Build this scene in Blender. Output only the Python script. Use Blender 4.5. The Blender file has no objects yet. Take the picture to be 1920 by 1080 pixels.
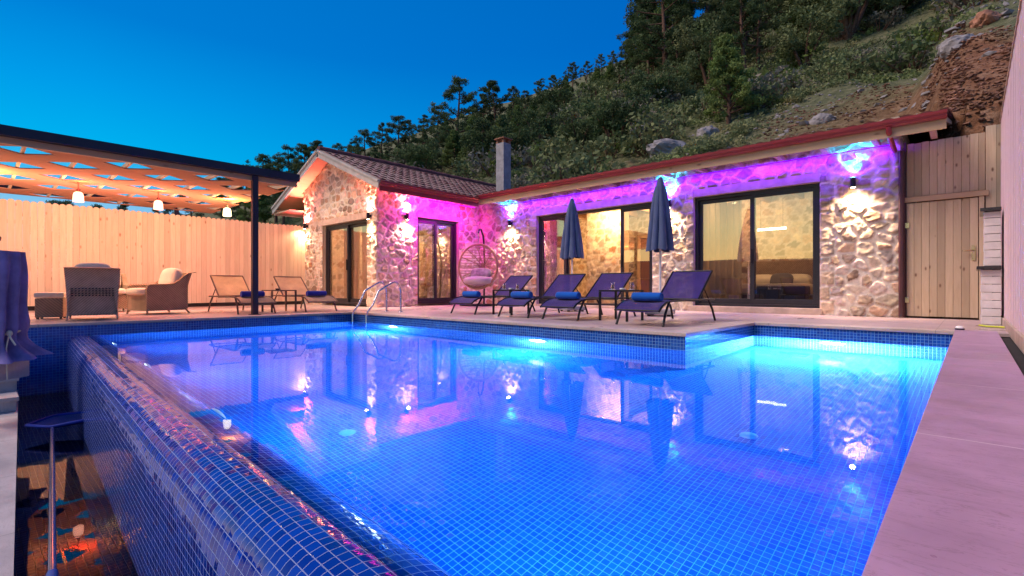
import bpy, bmesh, math, random
import numpy as np
from mathutils import Vector, Matrix, Euler

R = math.radians
PI = math.pi
rng = np.random.default_rng(7)
random.seed(7)
scene = bpy.context.scene
COL = scene.collection

# ------------------------------------------------------------------ mesh helpers
class MB:
    """collects faces (with uv in metres and an optional per-face tint) for ONE mesh object"""
    def __init__(s):
        s.v = []; s.f = []; s.uv = []; s.t = []; s.smooth = []
    def face(s, pts, uv=None, tint=0.5, smooth=False):
        b = len(s.v); s.v.extend([tuple(p) for p in pts])
        s.f.append(tuple(range(b, b + len(pts))))
        s.uv.append(uv or [(0, 0)] * len(pts)); s.t.append(tint); s.smooth.append(smooth)
    def grid(s, P, tint=0.5, smooth=True, closeu=False, closev=False):
        nu = len(P); nv = len(P[0]); b = len(s.v)
        for row in P: s.v.extend([tuple(p) for p in row])
        for i in range(nu if closeu else nu - 1):
            for j in range(nv if closev else nv - 1):
                i2 = (i + 1) % nu; j2 = (j + 1) % nv
                s.f.append((b + i * nv + j, b + i2 * nv + j, b + i2 * nv + j2, b + i * nv + j2))
                s.uv.append([(i, j), (i + 1, j), (i + 1, j + 1), (i, j + 1)]); s.t.append(tint); s.smooth.append(smooth)
    def box(s, c, d, rot=None, tint=0.5, bev=0.0):
        x, y, z = d[0] / 2, d[1] / 2, d[2] / 2
        M = (rot if isinstance(rot, Matrix) else Euler(rot).to_matrix()) if rot is not None else Matrix.Identity(3)
        c = Vector(c)
        if bev <= 0:
            P = [Vector((a * x, b_ * y, e * z)) for a in (-1, 1) for b_ in (-1, 1) for e in (-1, 1)]
            P = [M @ p + c for p in P]
            b = len(s.v); s.v.extend([tuple(p) for p in P])
            for f in ((0, 1, 3, 2), (4, 6, 7, 5), (0, 4, 5, 1), (2, 3, 7, 6), (0, 2, 6, 4), (1, 5, 7, 3)):
                s.f.append(tuple(b + k for k in f)); s.uv.append([(0, 0), (1, 0), (1, 1), (0, 1)]); s.t.append(tint); s.smooth.append(False)
            return
        bm = bmesh.new(); bmesh.ops.create_cube(bm, size=1)
        for v in bm.verts: v.co = Vector((v.co.x * d[0], v.co.y * d[1], v.co.z * d[2]))
        bmesh.ops.bevel(bm, geom=bm.edges[:], offset=bev, segments=2, affect='EDGES', profile=.6)
        s.frombm(bm, M, c, tint)
    def frombm(s, bm, M=None, c=Vector((0, 0, 0)), tint=0.5, smooth=False):
        b = len(s.v); bm.verts.index_update()
        for v in bm.verts: s.v.append(tuple((M @ v.co if M is not None else v.co) + c))
        for f in bm.faces:
            s.f.append(tuple(b + v.index for v in f.verts)); s.uv.append([(0, 0)] * len(f.verts)); s.t.append(tint); s.smooth.append(smooth)
        bm.free()
    def bx(s, x0, x1, y0, y1, z0, z1, tint=0.5, bev=0.0):
        s.box(((x0 + x1) / 2, (y0 + y1) / 2, (z0 + z1) / 2), (abs(x1 - x0), abs(y1 - y0), abs(z1 - z0)), None, tint, bev)
    def tube(s, pts, r, n=8, tint=0.5, caps=True, closed=False, sq=False):
        pts = [Vector(p) for p in pts]; m = len(pts)
        rr = r if isinstance(r, (list, tuple)) else [r] * m
        rings = []
        up = None
        for i, p in enumerate(pts):
            if closed: d = pts[(i + 1) % m] - pts[i - 1]
            else: d = pts[min(i + 1, m - 1)] - pts[max(i - 1, 0)]
            d.normalize()
            if up is None:
                up = Vector((0, 0, 1)) if abs(d.z) < .9 else Vector((1, 0, 0))
            a = d.cross(up)
            if a.length < 1e-4: a = d.cross(Vector((0, 1, 0.1)))
            a.normalize(); b = a.cross(d).normalized(); up = b
            off = PI / n if sq else 0
            k = 1.41421 if sq else 1
            rings.append([p + (a * math.cos(off + 2 * PI * j / n) + b * math.sin(off + 2 * PI * j / n)) * rr[i] * k for j in range(n)])
        s.grid(rings, tint, not sq, closeu=closed, closev=True)
        if caps and not closed:
            s.face(rings[0], None, tint); s.face(rings[-1][::-1], None, tint)
    def cyl(s, c, r, h, n=20, r2=None, tint=0.5):
        c = Vector(c); r2 = r if r2 is None else r2
        s.tube([c, c + Vector((0, 0, h))], [r, r2], n, tint)
    def lathe(s, prof, c=(0, 0, 0), n=24, tint=0.5, smooth=True):
        c = Vector(c)
        s.grid([[c + Vector((r * math.cos(2 * PI * j / n), r * math.sin(2 * PI * j / n), z)) for j in range(n)] for r, z in prof], tint, smooth, closev=True)
    def ell(s, c, r, M=None, n=14, m=9, tint=.5, pw=1.0):
        c = Vector(c); P = []
        for i in range(m + 1):
            th = PI * i / m; row = []
            for j in range(n):
                ph = 2 * PI * j / n
                f = lambda q: math.copysign(abs(q) ** pw, q)
                p = Vector((r[0] * f(math.sin(th)) * f(math.cos(ph)), r[1] * f(math.sin(th)) * f(math.sin(ph)), r[2] * f(math.cos(th))))
                row.append((M @ p if M is not None else p) + c)
            P.append(row)
        s.grid(P, tint, True, closev=True)
    def build(s, name, mat, parent=None, loc=None):
        me = bpy.data.meshes.new(name)
        me.from_pydata(s.v, [], s.f)
        if s.f:
            uv = me.uv_layers.new(name='UVMap')
            flat = [c for u in s.uv for q in u for c in q]
            uv.data.foreach_set('uv', flat)
            at = me.attributes.new('tint', 'FLOAT', 'FACE'); at.data.foreach_set('value', s.t)
            me.polygons.foreach_set('use_smooth', s.smooth)
        if mat is not None: me.materials.append(mat)
        me.update()
        o = bpy.data.objects.new(name, me); COL.objects.link(o)
        if parent is not None: o.parent = parent
        if loc is not None: o.location = loc
        return o

def tag(o, label=None, cat=None, group=None, kind=None):
    if label: o['label'] = label
    if cat: o['category'] = cat
    if group: o['group'] = group
    if kind: o['kind'] = kind
    return o
def thing(name, label, cat, loc=(0, 0, 0), rz=0, group=None):
    o = bpy.data.objects.new(name, None); COL.objects.link(o)
    o.location = loc; o.rotation_euler = (0, 0, rz); o.empty_display_size = .2
    return tag(o, label, cat, group)
def dup(root, loc, rz=0, label=None, scale=None):
    def cp(o, par):
        c = o.copy(); COL.objects.link(c)
        if par is not None: c.parent = par
        for ch in list(o.children): cp(ch, c)
        return c
    r = cp(root, None); r.location = loc; r.rotation_euler = (0, 0, rz)
    if scale is not None: r.scale = scale
    if label: r['label'] = label
    return r
def fast_mesh(name, V, F, mat, parent=None, tint=None, smooth=False):
    me = bpy.data.meshes.new(name); n = F.shape[1]
    me.vertices.add(len(V)); me.vertices.foreach_set('co', V.astype(np.float32).ravel())
    me.loops.add(F.size); me.loops.foreach_set('vertex_index', F.astype(np.int32).ravel())
    me.polygons.add(len(F)); me.polygons.foreach_set('loop_start', np.arange(0, F.size, n, dtype=np.int32))
    me.update(calc_edges=True)
    if tint is not None:
        at = me.attributes.new('tint', 'FLOAT', 'FACE'); at.data.foreach_set('value', tint.astype(np.float32))
    me.polygons.foreach_set('use_smooth', [smooth] * len(F))
    me.materials.append(mat); me.validate()
    o = bpy.data.objects.new(name, me); COL.objects.link(o)
    if parent is not None: o.parent = parent
    return o

# ------------------------------------------------------------------ numpy noise
def _h(ix, iy, s=0):
    n = (ix.astype(np.int64) * 374761393 + iy.astype(np.int64) * 668265263 + s * 1274126177) & 0xffffffff
    n = ((n ^ (n >> 13)) * 1274126177) & 0xffffffff
    n = n ^ (n >> 16)
    return (n & 0xffffff) / float(0xffffff)
def vnoise(x, y, s=0):
    x = np.asarray(x, float); y = np.asarray(y, float)
    ix = np.floor(x); iy = np.floor(y); fx = x - ix; fy = y - iy
    fx = fx * fx * (3 - 2 * fx); fy = fy * fy * (3 - 2 * fy)
    a = _h(ix, iy, s); b = _h(ix + 1, iy, s); c = _h(ix, iy + 1, s); d = _h(ix + 1, iy + 1, s)
    return (a * (1 - fx) + b * fx) * (1 - fy) + (c * (1 - fx) + d * fx) * fy
def fbm(x, y, o=4, s=0):
    r = 0; a = .5; t = 0
    for k in range(o):
        r = r + a * vnoise(np.asarray(x) * 2 ** k, np.asarray(y) * 2 ** k, s + k); t += a; a *= .5
    return r / t

# ------------------------------------------------------------------ material helpers
class NT:
    def __init__(s, name):
        s.m = bpy.data.materials.new(name); s.m.use_nodes = True
        s.t = s.m.node_tree; s.t.nodes.clear()
        s.out = s.n('ShaderNodeOutputMaterial')
    def n(s, typ, **kw):
        nd = s.t.nodes.new(typ)
        for k, v in kw.items():
            if k in nd.inputs: s.set(nd, k, v)
            else: setattr(nd, k, v)
        return nd
    def set(s, nd, k, v):
        i = nd.inputs[k]
        if isinstance(v, bpy.types.NodeSocket): s.t.links.new(v, i)
        else: i.default_value = v
    def link(s, a, b): s.t.links.new(a, b)
    def math(s, op, a, b=None, c=None, clamp=False):
        nd = s.n('ShaderNodeMath', operation=op); nd.use_clamp = clamp
        for i, q in enumerate((a, b, c)):
            if q is None: continue
            if isinstance(q, bpy.types.NodeSocket): s.link(q, nd.inputs[i])
            else: nd.inputs[i].default_value = q
        return nd.outputs[0]
    def mix(s, f, a, b, blend='MIX'):
        nd = s.n('ShaderNodeMix', data_type='RGBA', blend_type=blend)
        for i, q in ((0, f), (6, a), (7, b)):
            if isinstance(q, bpy.types.NodeSocket): s.link(q, nd.inputs[i])
            elif i == 0: nd.inputs[0].default_value = q
            else: nd.inputs[i].default_value = (*q, 1) if len(q) == 3 else q
        return nd.outputs[2]
    def noise(s, vec, scale, detail=3, rough=.55, out='Fac', dist=0):
        nd = s.n('ShaderNodeTexNoise'); nd.inputs['Scale'].default_value = scale
        nd.inputs['Detail'].default_value = detail; nd.inputs['Roughness'].default_value = rough
        nd.inputs['Distortion'].default_value = dist
        if vec is not None: s.link(vec, nd.inputs['Vector'])
        return nd.outputs[out]
    def ramp(s, f, stops, interp='LINEAR'):
        nd = s.n('ShaderNodeValToRGB'); cr = nd.color_ramp; cr.interpolation = interp
        while len(cr.elements) < len(stops): cr.elements.new(0.5)
        for e, (p, c) in zip(cr.elements, stops):
            e.position = p; e.color = (*c, 1) if len(c) == 3 else c
        s.link(f, nd.inputs[0]); return nd.outputs[0]
    def scale(s, vec, v):
        nd = s.n('ShaderNodeVectorMath', operation='MULTIPLY'); s.link(vec, nd.inputs[0]); nd.inputs[1].default_value = v
        return nd.outputs[0]
    def coord(s, k='Object'): return s.n('ShaderNodeTexCoord').outputs[k]
    def attr(s, k='tint'): return s.n('ShaderNodeAttribute', attribute_name=k).outputs['Fac']
    def bump(s, h, strength=.3, dist=.01, normal=None):
        nd = s.n('ShaderNodeBump'); nd.inputs['Strength'].default_value = strength; nd.inputs['Distance'].default_value = dist
        s.link(h, nd.inputs['Height'])
        if normal is not None: s.link(normal, nd.inputs['Normal'])
        return nd.outputs[0]
    def principled(s, **kw):
        nd = s.n('ShaderNodeBsdfPrincipled')
        for k, v in kw.items():
            k = k.replace('_', ' ')
            if not isinstance(v, bpy.types.NodeSocket) and k in ('Base Color', 'Emission Color') and len(v) == 3: v = (*v, 1)
            s.set(nd, k, v)
        s.link(nd.outputs[0], s.out.inputs[0]); return nd

def simple(name, col, rough=.6, metal=0, var=.25, vscale=6, bump=.15, bscale=60, spec=.5):
    t = NT(name); c = t.coord()
    n1 = t.noise(c, vscale, 4); n2 = t.noise(c, bscale, 3)
    lo = tuple(max(0, x * (1 - var)) for x in col); hi = tuple(min(1, x * (1 + var)) for x in col)
    b = t.ramp(n1, [(.3, lo), (.7, hi)])
    rr = t.math('MULTIPLY_ADD', n2, .2, rough - .1, clamp=True)
    t.principled(Base_Color=b, Roughness=rr, Metallic=metal, Normal=t.bump(n2, bump, .004), Specular_IOR_Level=spec)
    return t.m
def emit(name, col, s):
    t = NT(name); e = t.n('ShaderNodeEmission'); e.inputs[0].default_value = (*col, 1); e.inputs[1].default_value = s
    # a frosted lens: a little brighter in the middle
    lw = t.n('ShaderNodeLayerWeight'); t.link(t.math('MULTIPLY_ADD', lw.outputs['Facing'], -.35 * s, s), e.inputs[1])
    t.link(e.outputs[0], t.out.inputs[0]); return t.m

def tile_mat(name, lo, hi, grout, pitch=.037, rough=.08, gw=.07, spec=.6, tilt=.8):
    t = NT(name); uv = t.coord('UV')
    sc = t.scale(uv, (1 / pitch, 1 / pitch, 1))
    sp = t.n('ShaderNodeSeparateXYZ'); t.link(sc, sp.inputs[0])
    def edge(o):
        f = t.math('FRACT', o); return t.math('MINIMUM', f, t.math('SUBTRACT', 1, f))
    e = t.math('MINIMUM', edge(sp.outputs[0]), edge(sp.outputs[1]))
    g = t.math('SMOOTH_MIN', t.math('DIVIDE', e, gw), 1.0, .15)       # 0 in the joint, 1 on the tile
    mask = t.math('GREATER_THAN', e, gw * .75)
    fl = t.n('ShaderNodeVectorMath', operation='FLOOR'); t.link(sc, fl.inputs[0])
    wn = t.n('ShaderNodeTexWhiteNoise', noise_dimensions='2D'); t.link(fl.outputs[0], wn.inputs['Vector'])
    cc = t.mix(wn.outputs['Value'], lo, hi)
    cc = t.mix(t.math('MULTIPLY', t.noise(uv, 1.3, 3), .35), cc, tuple(x * .6 for x in lo))
    f8 = t.n('ShaderNodeVectorMath', operation='FLOOR'); t.link(t.scale(fl.outputs[0], (1 / 9, 1 / 9, 1)), f8.inputs[0])      # sheets of tiles differ a little
    w8 = t.n('ShaderNodeTexWhiteNoise', noise_dimensions='2D'); t.link(f8.outputs[0], w8.inputs['Vector'])
    cc = t.mix(t.math('MULTIPLY', w8.outputs['Value'], .28), cc, tuple(x * .55 for x in lo))
    grout = t.mix(t.noise(uv, 2.2, 4), tuple(x * .65 for x in grout), tuple(min(1, x * 1.2) for x in grout))
    base = t.mix(mask, grout, cc)
    r = t.math('MULTIPLY_ADD', mask, rough - .6, .6)
    # every tile sits at a slightly different angle
    nz = t.n('ShaderNodeTexNoise'); nz.inputs['Scale'].default_value = .9; nz.inputs['Detail'].default_value = 0; t.link(fl.outputs[0], nz.inputs['Vector'])
    fr = t.n('ShaderNodeVectorMath', operation='FRACTION'); t.link(sc, fr.inputs[0]); fs = t.n('ShaderNodeSeparateXYZ'); t.link(fr.outputs[0], fs.inputs[0])
    ws = t.n('ShaderNodeSeparateColor'); t.link(wn.outputs['Color'], ws.inputs[0])
    tl = t.math('ADD', t.math('MULTIPLY', t.math('SUBTRACT', fs.outputs[0], .5), t.math('SUBTRACT', ws.outputs[0], .5)), t.math('MULTIPLY', t.math('SUBTRACT', fs.outputs[1], .5), t.math('SUBTRACT', ws.outputs[1], .5)))
    h = t.math('ADD', t.math('ADD', g, t.math('MULTIPLY', t.noise(sc, .8, 2), .6)), t.math('MULTIPLY', tl, tilt))
    t.principled(Base_Color=base, Roughness=r, Normal=t.bump(h, .5, .004), Specular_IOR_Level=spec)
    return t.m

def wood_mat(name, c1, c2, knot, axis=2, rough=.62, knots=True, kscale=1.0):
    t = NT(name); c = t.coord(); tint = t.attr()
    st = [9.0, 9.0, 9.0]; st[axis] = .7
    ofs = t.n('ShaderNodeVectorMath', operation='ADD'); t.link(c, ofs.inputs[0])
    cb = t.n('ShaderNodeCombineXYZ'); t.link(t.math('MULTIPLY', tint, 37.0), cb.inputs[axis]); t.link(t.math('MULTIPLY', tint, 11.0), cb.inputs[(axis + 1) % 3]); t.link(cb.outputs[0], ofs.inputs[1])
    v = t.scale(ofs.outputs[0], tuple(st))
    g = t.noise(v, 1.6, 5, .6, dist=1.2); f = t.noise(v, 9, 3)
    gr = t.math('MULTIPLY_ADD', f, .3, t.math('MULTIPLY', g, .8))
    b = t.ramp(gr, [(.3, c2), (.62, c1), (.85, tuple(min(1, x * 1.12) for x in c1))])
    b = t.mix(t.math('MULTIPLY_ADD', tint, .75, 0.0), b, tuple(x * .62 for x in c2), 'MIX')
    if knots:
        ks = [7 * kscale] * 3; ks[axis] = 3.2 * kscale
        vo = t.n('ShaderNodeTexVoronoi'); t.link(t.scale(ofs.outputs[0], tuple(ks)), vo.inputs['Vector']); vo.inputs['Scale'].default_value = 1
        km = t.ramp(vo.outputs['Distance'], [(.06, (1, 1, 1)), (.19, (0, 0, 0))])
        sel = t.math('GREATER_THAN', t.n('ShaderNodeSeparateColor').outputs[0], .5) if False else None
        sc = t.n('ShaderNodeSeparateColor'); t.link(vo.outputs['Color'], sc.inputs[0])
        on = t.math('GREATER_THAN', sc.outputs[0], .45)
        b = t.mix(t.math('MULTIPLY', t.math('MULTIPLY', km, on), .92), b, knot)
    t.principled(Base_Color=b, Roughness=rough, Normal=t.bump(gr, .25, .004), Specular_IOR_Level=.3)
    return t.m

M = {}
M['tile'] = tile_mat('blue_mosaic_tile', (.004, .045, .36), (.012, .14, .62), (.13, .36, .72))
M['tile_floor'] = tile_mat('pool_floor_mosaic', (.003, .070, .54), (.005, .125, .76), (.03, .38, .95), gw=.055)
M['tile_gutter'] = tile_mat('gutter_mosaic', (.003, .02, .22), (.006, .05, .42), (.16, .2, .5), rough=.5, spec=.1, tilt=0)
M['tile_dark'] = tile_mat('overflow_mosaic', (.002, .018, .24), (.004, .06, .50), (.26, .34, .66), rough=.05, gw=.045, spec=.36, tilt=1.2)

def stone_mat():
    t = NT('rubble_stone'); c = t.coord(); a = t.n('ShaderNodeAttribute', attribute_name='stonecol')
    n1 = t.noise(c, 14, 5, .65); n2 = t.noise(c, 70, 4, .6)
    b = t.mix(.75, a.outputs['Color'], t.ramp(n1, [(.25, (.55, .55, .55)), (.75, (1.35, 1.3, 1.25))]), 'MULTIPLY')
    t.principled(Base_Color=b, Roughness=.88, Normal=t.bump(t.math('ADD', n1, t.math('MULTIPLY', n2, .5)), .55, .012), Specular_IOR_Level=.25)
    return t.m
M['stone'] = stone_mat()

def deck_mat(name, base, vein, sx=.9, sy=.6, rough=.28, joint=None):
    t = NT(name); c = t.coord()
    n = t.noise(c, 1.6, 6, .62, dist=1.5); n2 = t.noise(c, 7, 5, .6); n3 = t.noise(t.scale(c, (1, 5, 1)), 2.5, 5, .7, dist=2)
    b = t.ramp(n, [(.3, tuple(x * .8 for x in base)), (.55, base), (.75, tuple(min(1, x * 1.12) for x in base))])
    vm = t.ramp(n3, [(.485, (0, 0, 0)), (.5, (1, 1, 1)), (.515, (0, 0, 0))])
    b = t.mix(t.math('MULTIPLY', vm, .6), b, vein)
    wet = t.ramp(t.noise(c, .9, 4, .6, dist=.8), [(.5, (0, 0, 0)), (.62, (1, 1, 1))])
    b = t.mix(t.math('MULTIPLY', wet, .35), b, tuple(x * .5 for x in base))
    b = t.mix(t.math('MULTIPLY', t.ramp(n2, [(.6, (0, 0, 0)), (.75, (1, 1, 1))]), .3), b, tuple(x * .55 for x in base))
    sp = t.n('ShaderNodeSeparateXYZ'); t.link(c, sp.inputs[0])
    def ln(o, p):
        f = t.math('FRACT', t.math('DIVIDE', t.math('ADD', o, .31), p)); return t.math('LESS_THAN', t.math('MULTIPLY', f, p), .007)
    h = t.math('ADD', n2, t.math('MULTIPLY', n, .4))
    if True:
        j = t.math('MAXIMUM', ln(sp.outputs[0], sx), ln(sp.outputs[1], sy)); b = t.mix(t.math('MULTIPLY', j, .75), b, joint or tuple(x * .4 for x in base))
    r = t.math('MULTIPLY_ADD', n2, .3, t.math('MULTIPLY_ADD', wet, -.16, rough))
    t.principled(Base_Color=b, Roughness=r, Normal=t.bump(h, .12, .006), Specular_IOR_Level=.5)
    return t.m
M['deck'] = deck_mat('travertine_paving', (.47, .365, .36), (.28, .19, .18))
M['coping'] = deck_mat('marble_coping', (.43, .26, .41), (.17, .10, .13), 50, 1.25, .3, (.72, .6, .66))  # lilac cast of the house lamps is mixed into the stone colour
M['platform'] = deck_mat('grey_stone_paving', (.52, .48, .48), (.30, .26, .26), 1.2, 1.2, .35)

M['fence'] = wood_mat('spruce_boards', (.72, .56, .42), (.62, .45, .32), (.30, .15, .08))
M['fence2'] = wood_mat('knotty_spruce_boards', (.62, .48, .33), (.50, .37, .24), (.14, .07, .045), kscale=1.35)
M['pale'] = wood_mat('pink_light_tinted_boards', (.78, .60, .62), (.70, .50, .52), (.45, .28, .25))  # pink of the lamp light is tinted into the board colour
M['maroon'] = simple('dark_maroon_paint', (.06, .018, .02), .5, 0, .2, 4, .1)
M['woodh'] = wood_mat('spruce_trim', (.60, .42, .27), (.47, .31, .18), (.22, .11, .06), axis=0)
M['woody'] = wood_mat('spruce_boarding', (.62, .42, .29), (.5, .33, .21), (.25, .12, .06), axis=1)
M['lattice'] = wood_mat('lattice_board', (.34, .15, .09), (.27, .11, .065), (.3, .2, .1), axis=1, knots=False)
M['door_wood'] = wood_mat('brown_door_wood', (.26, .13, .06), (.17, .08, .04), (.08, .04, .02))
M['anthracite'] = simple('anthracite_aluminium', (.028, .027, .032), .38, .3, .2, 3, .05)
M['black'] = simple('black_metal', (.012, .012, .016), .4, .5, .2, 3, .05)
M['beam'] = simple('dark_pergola_steel', (.016, .014, .028), .42, .3, .2, 3, .05)
M['plaster'] = simple('warm_plaster', (.52, .42, .32), .85, 0, .1, 4, .3, 120, .2)
M['lintel'] = simple('dressed_lintel_stone', (.46, .36, .29), .8, 0, .22, 5, .4, 50, .3)
M['gutter'] = simple('red_painted_gutter', (.25, .022, .032), .4, 0, .15, 3, .08)
M['verge'] = simple('grey_painted_bargeboard', (.40, .38, .36), .6, 0, .2, 4, .2)
M['concrete'] = simple('concrete_block', (.36, .34, .35), .9, 0, .2, 8, .5, 40, .2)
M['rtile'] = simple('clay_roof_tile', (.15, .05, .045), .75, 0, .4, 5, .4, 50, .3)
M['white'] = simple('white_painted_metal', (.72, .72, .74), .4, 0, .08, 4, .05)
M['steel'] = simple('polished_steel', (.62, .62, .66), .14, 1, .08, 4, .02)
M['brass'] = simple('brass_fitting', (.75, .6, .32), .3, 1, .1, 4, .05)
M['granite'] = simple('dark_granite', (.03, .028, .032), .18, 0, .6, 60, .05)
M['brickw'] = simple('whitewashed_brick', (.62, .58, .58), .85, 0, .15, 6, .5, 40, .2)
M['soot_gap'] = simple('soot_and_gap_shade', (.02, .018, .02), .9)  # barbecue soot; elsewhere near-black painted in for shade in gaps

def fabric(name, col, scale=220, var=.18, rough=.9, holes=0.0):
    t = NT(name); c = t.coord()
    w1 = t.n('ShaderNodeTexWave', wave_type='BANDS', bands_direction='X'); w1.inputs['Scale'].default_value = scale; t.link(c, w1.inputs[0])
    w2 = t.n('ShaderNodeTexWave', wave_type='BANDS', bands_direction='Y'); w2.inputs['Scale'].default_value = scale; t.link(c, w2.inputs[0])
    wv = t.math('MULTIPLY', w1.outputs[1], w2.outputs[1]); n = t.noise(c, 5, 4)
    b = t.ramp(n, [(.3, tuple(x * (1 - var) for x in col)), (.7, tuple(min(1, x * (1 + var)) for x in col))])
    p = t.principled(Base_Color=b, Roughness=rough, Normal=t.bump(t.math('ADD', wv, n), .35, .004), Specular_IOR_Level=.2)
    p.inputs['Sheen Weight'].default_value = .15
    if holes > 0:
        tr = t.n('ShaderNodeBsdfTransparent'); mx = t.n('ShaderNodeMixShader'); mx.inputs[0].default_value = holes
        t.link(p.outputs[0], mx.inputs[1]); t.link(tr.outputs[0], mx.inputs[2]); t.link(mx.outputs[0], t.out.inputs[0])
    return t.m
M['sling'] = fabric('plum_mesh_sling', (.034, .018, .15), holes=.05)
M['sling_beige'] = fabric('beige_mesh_sling', (.44, .31, .17), holes=.03)
M['towel'] = fabric('blue_terry_towel', (.004, .10, .48), 90, .12)
M['towel_navy'] = fabric('navy_terry_towel', (.02, .03, .30), 90, .12)
M['canopy'] = fabric('slate_blue_canopy', (.075, .105, .215), 160, .15)
M['cover'] = fabric('grey_violet_cover_fabric', (.20, .16, .37), 120, .3)
M['cover2'] = fabric('pale_teal_cover_fabric', (.30, .42, .46), 120, .25)
M['cushion'] = fabric('cream_cushion', (.66, .58, .44), 120, .08)
M['lilac'] = fabric('pale_grey_cushion', (.42, .38, .42), 120, .12)
M['linen'] = fabric('white_linen', (.66, .62, .56), 120, .06)
M['greyfab'] = fabric('grey_upholstery', (.12, .11, .115), 120, .1)
M['curtain'] = fabric('tan_curtain', (.52, .34, .18), 60, .12)
M['curtain_dk'] = fabric('brown_curtain', (.20, .10, .085), 60, .12)
def sheer():
    t = NT('sheer_curtain'); c = t.coord(); n = t.noise(c, 6, 3)
    d = t.n('ShaderNodeBsdfDiffuse'); t.link(t.ramp(n, [(.3, (.5, .44, .34)), (.7, (.62, .56, .46))]), d.inputs[0])
    tr = t.n('ShaderNodeBsdfTranslucent'); tr.inputs[0].default_value = (.6, .53, .42, 1)
    tp = t.n('ShaderNodeBsdfTransparent')
    a = t.n('ShaderNodeMixShader'); a.inputs[0].default_value = .5; t.link(d.outputs[0], a.inputs[1]); t.link(tr.outputs[0], a.inputs[2])
    b = t.n('ShaderNodeMixShader'); b.inputs[0].default_value = .3; t.link(a.outputs[0], b.inputs[1]); t.link(tp.outputs[0], b.inputs[2])
    t.link(b.outputs[0], t.out.inputs[0]); return t.m
M['sheer'] = sheer()
def wicker(name, c1, c2):
    t = NT(name); c = t.coord()
    w1 = t.n('ShaderNodeTexWave', wave_type='BANDS', bands_direction='Z'); w1.inputs['Scale'].default_value = 26; w1.inputs['Distortion'].default_value = .6; t.link(c, w1.inputs[0])
    w2 = t.n('ShaderNodeTexWave', wave_type='BANDS', bands_direction='DIAGONAL'); w2.inputs['Scale'].default_value = 14; t.link(c, w2.inputs[0])
    h = t.math('ADD', t.math('MULTIPLY', w1.outputs[1], .7), t.math('MULTIPLY', w2.outputs[1], .45))
    n = t.noise(c, 9, 4)
    b = t.ramp(t.math('MULTIPLY_ADD', n, .35, t.math('MULTIPLY', h, .6)), [(.25, tuple(x * .35 for x in c2)), (.5, c2), (.8, c1)])
    t.principled(Base_Color=b, Roughness=.55, Normal=t.bump(h, .8, .01), Specular_IOR_Level=.35); return t.m
M['wicker'] = wicker('beige_wicker', (.50, .38, .25), (.34, .24, .15))
M['wicker_grey'] = wicker('grey_brown_wicker', (.80, .56, .40), (.60, .40, .28))
M['rattan'] = simple('rattan_cane', (.34, .19, .12), .5, 0, .25, 8, .2)

def glass_pane():
    t = NT('reflective_window_glass'); tr = t.n('ShaderNodeBsdfTransparent'); tr.inputs[0].default_value = (.9, .88, .84, 1)
    gl = t.n('ShaderNodeBsdfGlossy'); gl.inputs['Roughness'].default_value = 0.003; gl.inputs[0].default_value = (1, 1, 1, 1)
    c = t.coord(); t.link(t.bump(t.noise(c, 1.3, 2), .04, .01), gl.inputs['Normal'])
    fr = t.n('ShaderNodeFresnel'); fr.inputs[0].default_value = 1.6
    f = t.math('MULTIPLY_ADD', fr.outputs[0], .8, .30, clamp=True)
    mx = t.n('ShaderNodeMixShader'); t.link(f, mx.inputs[0]); t.link(tr.outputs[0], mx.inputs[1]); t.link(gl.outputs[0], mx.inputs[2])
    t.link(mx.outputs[0], t.out.inputs[0]); return t.m
M['glass'] = glass_pane()
def clear_glass(name, col=(1, 1, 1)):
    t = NT(name); tr = t.n('ShaderNodeBsdfTransparent'); tr.inputs[0].default_value = (*col, 1)
    gl = t.n('ShaderNodeBsdfGlossy'); gl.inputs['Roughness'].default_value = .02
    fr = t.n('ShaderNodeFresnel'); fr.inputs[0].default_value = 1.45
    mx = t.n('ShaderNodeMixShader'); t.link(t.math('ADD', fr.outputs[0], .05), mx.inputs[0]); t.link(tr.outputs[0], mx.inputs[1]); t.link(gl.outputs[0], mx.inputs[2])
    t.link(mx.outputs[0], t.out.inputs[0]); return t.m
M['clear'] = clear_glass('clear_tea_glass')
M['tea'] = clear_glass('red_tea', (.45, .015, .02))
def water(name, bump, s, keep=1.0):
    t = NT(name); c = t.coord()
    n = t.noise(t.scale(c, (1, 1, 1)), s, 3, .5, dist=.4)
    g = t.n('ShaderNodeBsdfGlass'); g.inputs['IOR'].default_value = 1.333; g.inputs['Roughness'].default_value = 0.0
    g.inputs[0].default_value = (.92, .98, 1, 1)
    rf_ = t.n('ShaderNodeBsdfRefraction'); rf_.inputs['IOR'].default_value = 1.333; rf_.inputs['Roughness'].default_value = 0; rf_.inputs[0].default_value = (.92, .98, 1, 1)
    bn = t.bump(n, bump, .01); t.link(bn, g.inputs['Normal']); t.link(bn, rf_.inputs['Normal'])
    mx = t.n('ShaderNodeMixShader'); mx.inputs[0].default_value = keep; t.link(rf_.outputs[0], mx.inputs[1]); t.link(g.outputs[0], mx.inputs[2]); t.link(mx.outputs[0], t.out.inputs[0]); return t.m
M['water'] = water('pool_water', .035, 3.0, .58)
M['water_gutter'] = water('gutter_water', .03, 5.0, .85)
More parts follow.
